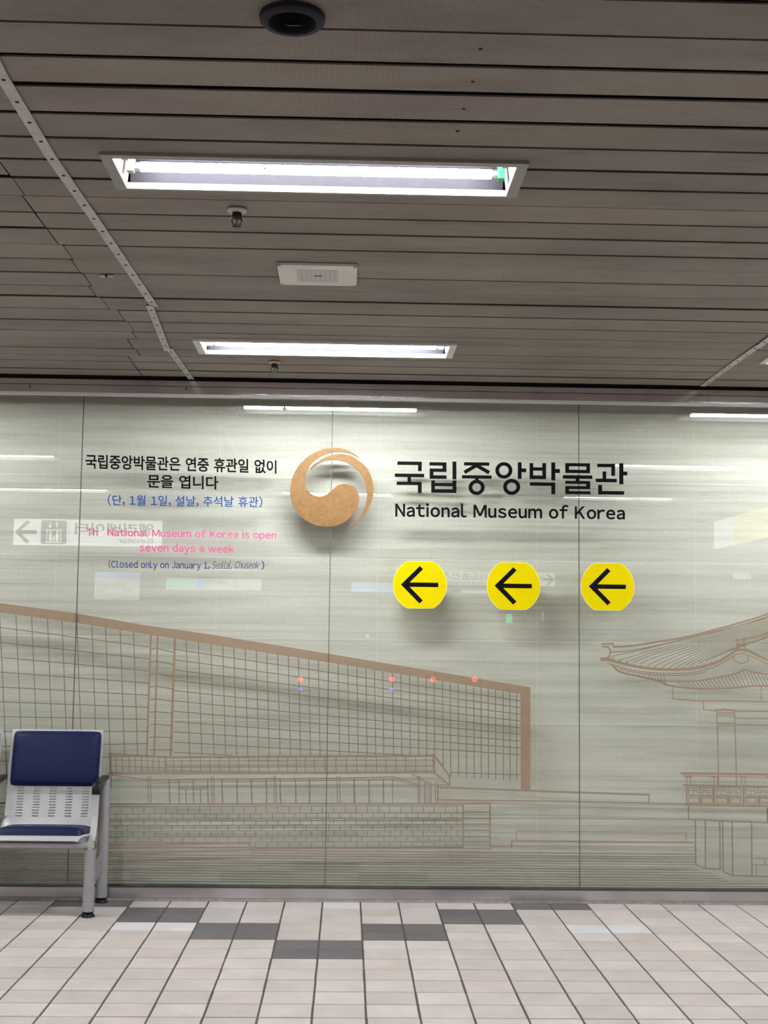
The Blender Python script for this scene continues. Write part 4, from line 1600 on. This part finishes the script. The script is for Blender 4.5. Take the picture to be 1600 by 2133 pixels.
end_frame(BX)
end_frame(BX - NSEAT * SPITCH)
for yy, zz in ((YF, 0.372), (7.47, 0.385)):
    m = MB(); m.tube([(BX - 0.012, yy, zz), (BX - NSEAT * SPITCH + 0.012, yy, zz)], 0.0185, 18)
    m.build('beam', MAT['chairsteel'], bench, smooth=True)
for k in range(NSEAT):
    for dx in (-0.045, -SPITCH + 0.045):
        x = BX - k * SPITCH + dx
        m = MB()
        m.prism([(x - 0.016, 0.0), (x + 0.016, 0.0), (x + 0.016, 0.01), (x - 0.016, 0.01)], 0, 0.001)
        m = MB()
        vs = []
        for a_ in (-0.016, 0.016):
            for yy, zz in ((7.195, 0.384), (7.19, 0.416), (7.30, 0.412), (7.40, 0.408), (7.48, 0.47), (7.49, 0.40), (7.46, 0.378), (7.38, 0.372)):
                vs.append((x + a_, yy, zz))
        m.mesh(vs, [tuple(range(8)), tuple(range(15, 7, -1))] + [(i, (i + 1) % 8, 8 + (i + 1) % 8, 8 + i) for i in range(8)])
        m.build('seat_bracket', MAT['chairsteel'], bench)

# ------------------------------------------------------------------ the hall behind, seen mirrored in the glass
def mir(px, py, yw):
    # the point on the plane y = yw whose mirror image in the glass shows at that place of the photograph
    p = onY(px, py, 2 * D - yw)
    return Vector((p.x, yw, p.z))


def sign_box(t, x0, x1, z0, z1, yw, mat='signwhite', depth=0.07, nm='case'):
    m = MB(); m.box((x0, yw - depth, z0), (x1, yw, z1)); m.build(nm, MAT['signcase'], t)
    m = MB(); m.box((x0 + 0.006, yw, z0 + 0.006), (x1 - 0.006, yw + 0.002, z1 - 0.006)); m.build('face', MAT[mat], t)


def hang(t, xs_, z, yw):
    for x in xs_:
        m = MB(); m.tube([(x, yw, z), (x, yw, ZC + 0.02)], 0.008, 8)
        m.build('hanger', MAT['chairsteel'], t)


def sign_text(m, s, x0, x1, z0, z1, yw, bold=0.0):
    # reads left to right for somebody facing the sign from the glass side
    uv, fs = text_mesh(s, bold)
    m.mesh([(x1 - (x1 - x0) * u, yw, z0 + (z1 - z0) * v) for u, v in uv], fs)


# elevator sign
yw = -0.35
a, b = mir(28, 1079, yw), mir(338, 1138, yw)
x0, x1, z0, z1 = a.x, b.x, a.z - 0.325, a.z
t = thing('elevator_sign', ((x0 + x1) / 2, yw, z1), 'long white hanging elevator sign with arrow, mirrored at the left of the glass', 'hanging sign')
sign_box(t, x0, x1, z0, z1, yw, 'signwhite')
hang(t, (x0 + 0.3, x1 - 0.3), z1 - 0.002, yw - 0.035)
h = z1 - z0
ya = yw + 0.0035
m = MB()


def flat(m, pts):
    m.face([(p[0], ya, p[1]) for p in pts])


cx_, cz_ = x0 + 0.165, (z0 + z1) / 2
k = 0.0058
m.face([(cx_ + q[0] * k * 0.62, ya, cz_ + q[1] * k * 0.62) for q in [(-39.8, 0), (-0.9, 39), (10, 32.6), (-18.6, 6.6), (32, 6.6), (32, -6.6), (-18.6, -6.6), (10, -32.6), (-0.9, -39)]])
m.build('arrow', MAT['signgrey'], t, fix=False)
m = MB()
ex = x0 + 0.345
rr = [(ex, z0 + 0.02), (ex + 0.27, z0 + 0.02), (ex + 0.29, z0 + 0.04), (ex + 0.29, z1 - 0.04), (ex + 0.27, z1 - 0.02), (ex, z1 - 0.02), (ex - 0.012, z1 - 0.04), (ex - 0.012, z0 + 0.04)]
flat(m, rr)
ic = m.build('pictogram', MAT['signgrey'], t, fix=False)
ya = yw + 0.0045
m = MB()
w_ = 0.010
bx0, bx1, bz0, bz1 = ex + 0.05, ex + 0.225, z0 + 0.04, z0 + 0.195
for q in ((bx0, bx1, bz0, bz0 + w_), (bx0, bx1, bz1 - w_, bz1), (bx0, bx0 + w_, bz0, bz1), (bx1 - w_, bx1, bz0, bz1)):
    flat(m, [(q[0], q[2]), (q[1], q[2]), (q[1], q[3]), (q[0], q[3])])
for px_, sc_ in ((bx0 + 0.048, 1), (bx0 + 0.088, 0.6), (bx1 - 0.048, 1)):
    n = 12
    flat(m, [(px_ + 0.013 * sc_ * math.cos(2 * math.pi * i / n), bz0 + 0.125 * sc_ + 0.013 * sc_ * math.sin(2 * math.pi * i / n)) for i in range(n)])
    flat(m, [(px_ - 0.02 * sc_, bz0 + 0.055 * sc_), (px_ - 0.011 * sc_, bz0 + 0.015), (px_ + 0.011 * sc_, bz0 + 0.015), (px_ + 0.02 * sc_, bz0 + 0.055 * sc_), (px_ + 0.017 * sc_, bz0 + 0.108 * sc_), (px_ - 0.017 * sc_, bz0 + 0.108 * sc_)])
for px_, s_ in ((ex + 0.09, -1), (ex + 0.17, 1)):
    zc_ = z1 - 0.075
    flat(m, [(px_ - 0.006, zc_ - 0.028), (px_ + 0.006, zc_ - 0.028), (px_ + 0.006, zc_ + 0.028), (px_ - 0.006, zc_ + 0.028)])
    flat(m, [(px_ - 0.024, zc_ + s_ * 0.006), (px_, zc_ + s_ * 0.034), (px_ + 0.024, zc_ + s_ * 0.006), (px_, zc_ + s_ * 0.016)])
m.build('pictogram_figures', MAT['signwhite'], ic, fix=False)
m = MB()
for q in (x0 + 0.325, x0 + 0.66):
    flat(m, [(q, z0 + 0.006), (q + 0.004, z0 + 0.006), (q + 0.004, z1 - 0.006), (q, z1 - 0.006)])
sign_text(m, '엘리베이터', mir(156, 1100, yw).x, mir(320, 1100, yw).x, z1 - 0.185, z1 - 0.045, ya, 0.02)
sign_text(m, 'Elevator', mir(246, 1120, yw).x, mir(319, 1120, yw).x, z0 + 0.045, z0 + 0.105, ya, 0.012)
m.build('lettering', MAT['signgrey'], t, fix=False)


def panel_sign(px0, py0, px1, py1, yw, mat, label, name='hanging_sign', cat='hanging sign', group=None, deco=None):
    a, b = mir(px0, py0, yw), mir(px1, py1, yw)
    x0, x1, z0, z1 = a.x, b.x, min(a.z, b.z), max(a.z, b.z)
    t = thing(name, ((x0 + x1) / 2, yw, z1), label, cat, group)
    sign_box(t, x0, x1, z0, z1, yw, mat)
    if z1 < ZC - 0.05:
        hang(t, (x0 + (x1 - x0) * 0.2, x0 + (x1 - x0) * 0.8), z1 - 0.002, yw - 0.035)
    if deco:
        deco(t, x0, x1, z0, z1, yw)
    return t


def deco_card(t, x0, x1, z0, z1, yw):
    y = yw + 0.0035
    m = MB()
    cx_, cz_ = x1 - 0.13, (z0 + z1) / 2
    s_ = 0.0027
    m.face([(cx_ - q[0] * s_, y, cz_ + q[1] * s_) for q in [(-39.8, 0), (-0.9, 39), (10, 32.6), (-18.6, 6.6), (32, 6.6), (32, -6.6), (-18.6, -6.6), (10, -32.6), (-0.9, -39)]])
    m.build('arrow', MAT['signgrey'], t, fix=False)
    m = MB()
    sign_text(m, '판매·카드충전기', mir(925, 1200, yw).x, mir(1060, 1200, yw).x, z1 - 0.14, z1 - 0.02, y, 0.01)
    sign_text(m, 'and Card Refund', mir(930, 1200, yw).x, mir(1045, 1200, yw).x, z0 + 0.03, z0 + 0.085, y)
    m.build('lettering', MAT['signgrey'], t, fix=False)


def deco_locker(t, x0, x1, z0, z1, yw):
    y = yw + 0.0035
    m = MB(); m.face([(x0 + 0.006, y, z0 + 0.006), (mir(404, 1215, yw).x, y, z0 + 0.006), (mir(404, 1215, yw).x, y, z1 - 0.006), (x0 + 0.006, y, z1 - 0.006)])
    m.build('teal_panel', MAT['signteal'], t, fix=False)
    m = MB()
    c = mir(418, 1215, yw)
    n = 24
    m.face([(c.x + 0.095 * math.cos(2 * math.pi * i / n), y, (z0 + z1) / 2 + 0.095 * math.sin(2 * math.pi * i / n)) for i in range(n)])
    m.build('roundel', MAT['signblue'], t, fix=False)
    m = MB()
    sign_text(m, 'Locker', mir(452, 1212, yw).x, mir(473, 1212, yw).x, (z0 + z1) / 2 + 0.01, z1 - 0.05, y)
    for q in (433, 492):
        xq = mir(q, 1215, yw).x
        m.face([(xq, y, z0), (xq + 0.006, y, z0), (xq + 0.006, y, z1), (xq, y, z1)])
    m.build('lettering', MAT['signgrey'], t, fix=False)


def deco_screen(t, x0, x1, z0, z1, yw):
    y = yw + 0.0035
    m = MB(); m.face([(x0 + 0.006, y, z1 - 0.11), (x1 - 0.006, y, z1 - 0.11), (x1 - 0.006, y, z1 - 0.006), (x0 + 0.006, y, z1 - 0.006)])
    m.build('blue_band', MAT['signblue'], t, fix=False)
    m = MB()
    sign_text(m, '31.1', mir(202, 1230, yw).x, mir(220, 1230, yw).x, z0 + 0.14, z0 + 0.20, y)
    sign_text(m, '10.2', mir(256, 1230, yw).x, mir(275, 1230, yw).x, z0 + 0.14, z0 + 0.20, y)
    m.build('lettering', MAT['signgrey'], t, fix=False)


panel_sign(930, 1190, 1157, 1222, -7.0, 'signdim', 'white hanging sign with arrow, mirrored behind the middle yellow disc', deco=deco_card)
panel_sign(345, 1203, 545, 1231, -7.3, 'signdim', 'white and teal locker sign with round emblem, mirrored under the January notice', deco=deco_locker)
panel_sign(960, 1228, 1040, 1237, -8.0, 'signdim', 'narrow pale sign strip mirrored just left of the middle yellow disc')
panel_sign(731, 1212, 822, 1235, -8.2, 'signblue', 'pale blue sign mirrored beside the left yellow disc')
panel_sign(197, 1190, 291, 1250, -6.6, 'signdim', 'white notice screen with blue top band mirrored under the elevator sign', name='notice_screen', cat='screen', deco=deco_screen)
panel_sign(1053, 1278, 1068, 1298, -9.0, 'signgreen', 'small green exit sign mirrored under the middle yellow disc', name='exit_sign', cat='exit sign')
panel_sign(761, 1320, 770, 1330, -10.0, 'signteal', 'tiny teal light panel mirrored right of the middle glass joint', name='light_panel', cat='light')
panel_sign(1129, 1273, 1134, 1296, -9.5, 'signdim', 'tiny white vertical light mirrored right of the green exit sign', name='light_panel', cat='light')
panel_sign(1526, 1194, 1566, 1207, -9.0, 'signdim', 'small dim white sign mirrored near the right edge of the glass')

# slanted white and yellow direction sign at the right
ys = 0.9
p0 = onY(1488, 1113, 2 * D + 0.6); p1 = onY(1528, 1105, 2 * D - 0.1); p2 = onY(1640, 1080, 2 * D - 1.9)
hh = 0.165
t = thing('direction_sign', (p1.x, 0.1, p1.z), 'slanted white and yellow direction sign mirrored near the right edge', 'hanging sign')
for nm, q0, q1, mt in (('white_panel', p0, p1, 'signdim'), ('yellow_panel', p1, p2, 'signyellow')):
    m = MB()
    A, B = Vector((q0.x, 2 * D - q0.y, p1.z)), Vector((q1.x, 2 * D - q1.y, p1.z))
    dv = Vector((0.0, -0.0, 0)) + (B - A).cross(Vector((0, 0, 1))).normalized() * 0.03
    vs = [A + Vector((0, 0, -hh)), B + Vector((0, 0, -hh)), B + Vector((0, 0, hh)), A + Vector((0, 0, hh))]
    vs = vs + [v + dv for v in vs]
    m.mesh(vs, [(0, 1, 2, 3), (4, 7, 6, 5), (0, 4, 5, 1), (1, 5, 6, 2), (2, 6, 7, 3), (3, 7, 4, 0)])
    m.build(nm, MAT[mt], t)
m = MB(); m.tube([(p1.x, 2 * D - p1.y, p1.z + hh - 0.002), (p1.x, 2 * D - p1.y, ZC + 0.02)], 0.01, 8); m.build('hanger', MAT['chairsteel'], t)

# ticket gates with red and blue lamps
for i, (px, blue) in enumerate(((626, True), (816, True), (902, False), (989, False))):
    yg = -2.3
    c = mir(px, 1415, yg)
    t = thing('ticket_gate', (c.x, yg - 0.6, 0), ('dark ticket gate whose red lamp mirrors left of the middle glass joint',
              'dark ticket gate whose red and blue lamps mirror under the left yellow disc',
              'dark ticket gate with one red lamp, mirrored between two other red lamps',
              'dark ticket gate with one red lamp, mirrored nearest the thick brown drawing column')[i], 'ticket gate', 'ticket gates behind the viewer')
    m = MB()
    m.prism([(c.x - 0.11, 0.0), (c.x + 0.11, 0.0), (c.x + 0.11, c.z + 0.03), (c.x + 0.08, c.z + 0.06), (c.x - 0.08, c.z + 0.06), (c.x - 0.11, c.z + 0.03)], yg - 1.3, yg)
    m.build('cabinet', MAT['gatebody'], t, bevel=0.01)
    m = MB()
    n = 20
    for k in range(n):
        a_, b_ = 2 * math.pi * k / n, 2 * math.pi * (k + 1) / n
        m.face([(c.x + r_ * math.cos(q), yg + 0.002, c.z + r_ * math.sin(q)) for r_, q in ((0.036, a_), (0.036, b_), (0.022, b_), (0.022, a_))])
    m.face([(c.x - 0.024, yg + 0.002, c.z - 0.006), (c.x + 0.024, yg + 0.002, c.z - 0.006), (c.x + 0.024, yg + 0.002, c.z + 0.006), (c.x - 0.024, yg + 0.002, c.z + 0.006)])
    m.build('red_lamp', MAT['ledred'], t, fix=False)
    if blue:
        m = MB(); zb = mir(px, 1436, yg).z
        m.box((c.x - 0.032, yg, zb - 0.011), (c.x + 0.032, yg + 0.003, zb + 0.011)); m.build('blue_lamp', MAT['ledblue'], t)
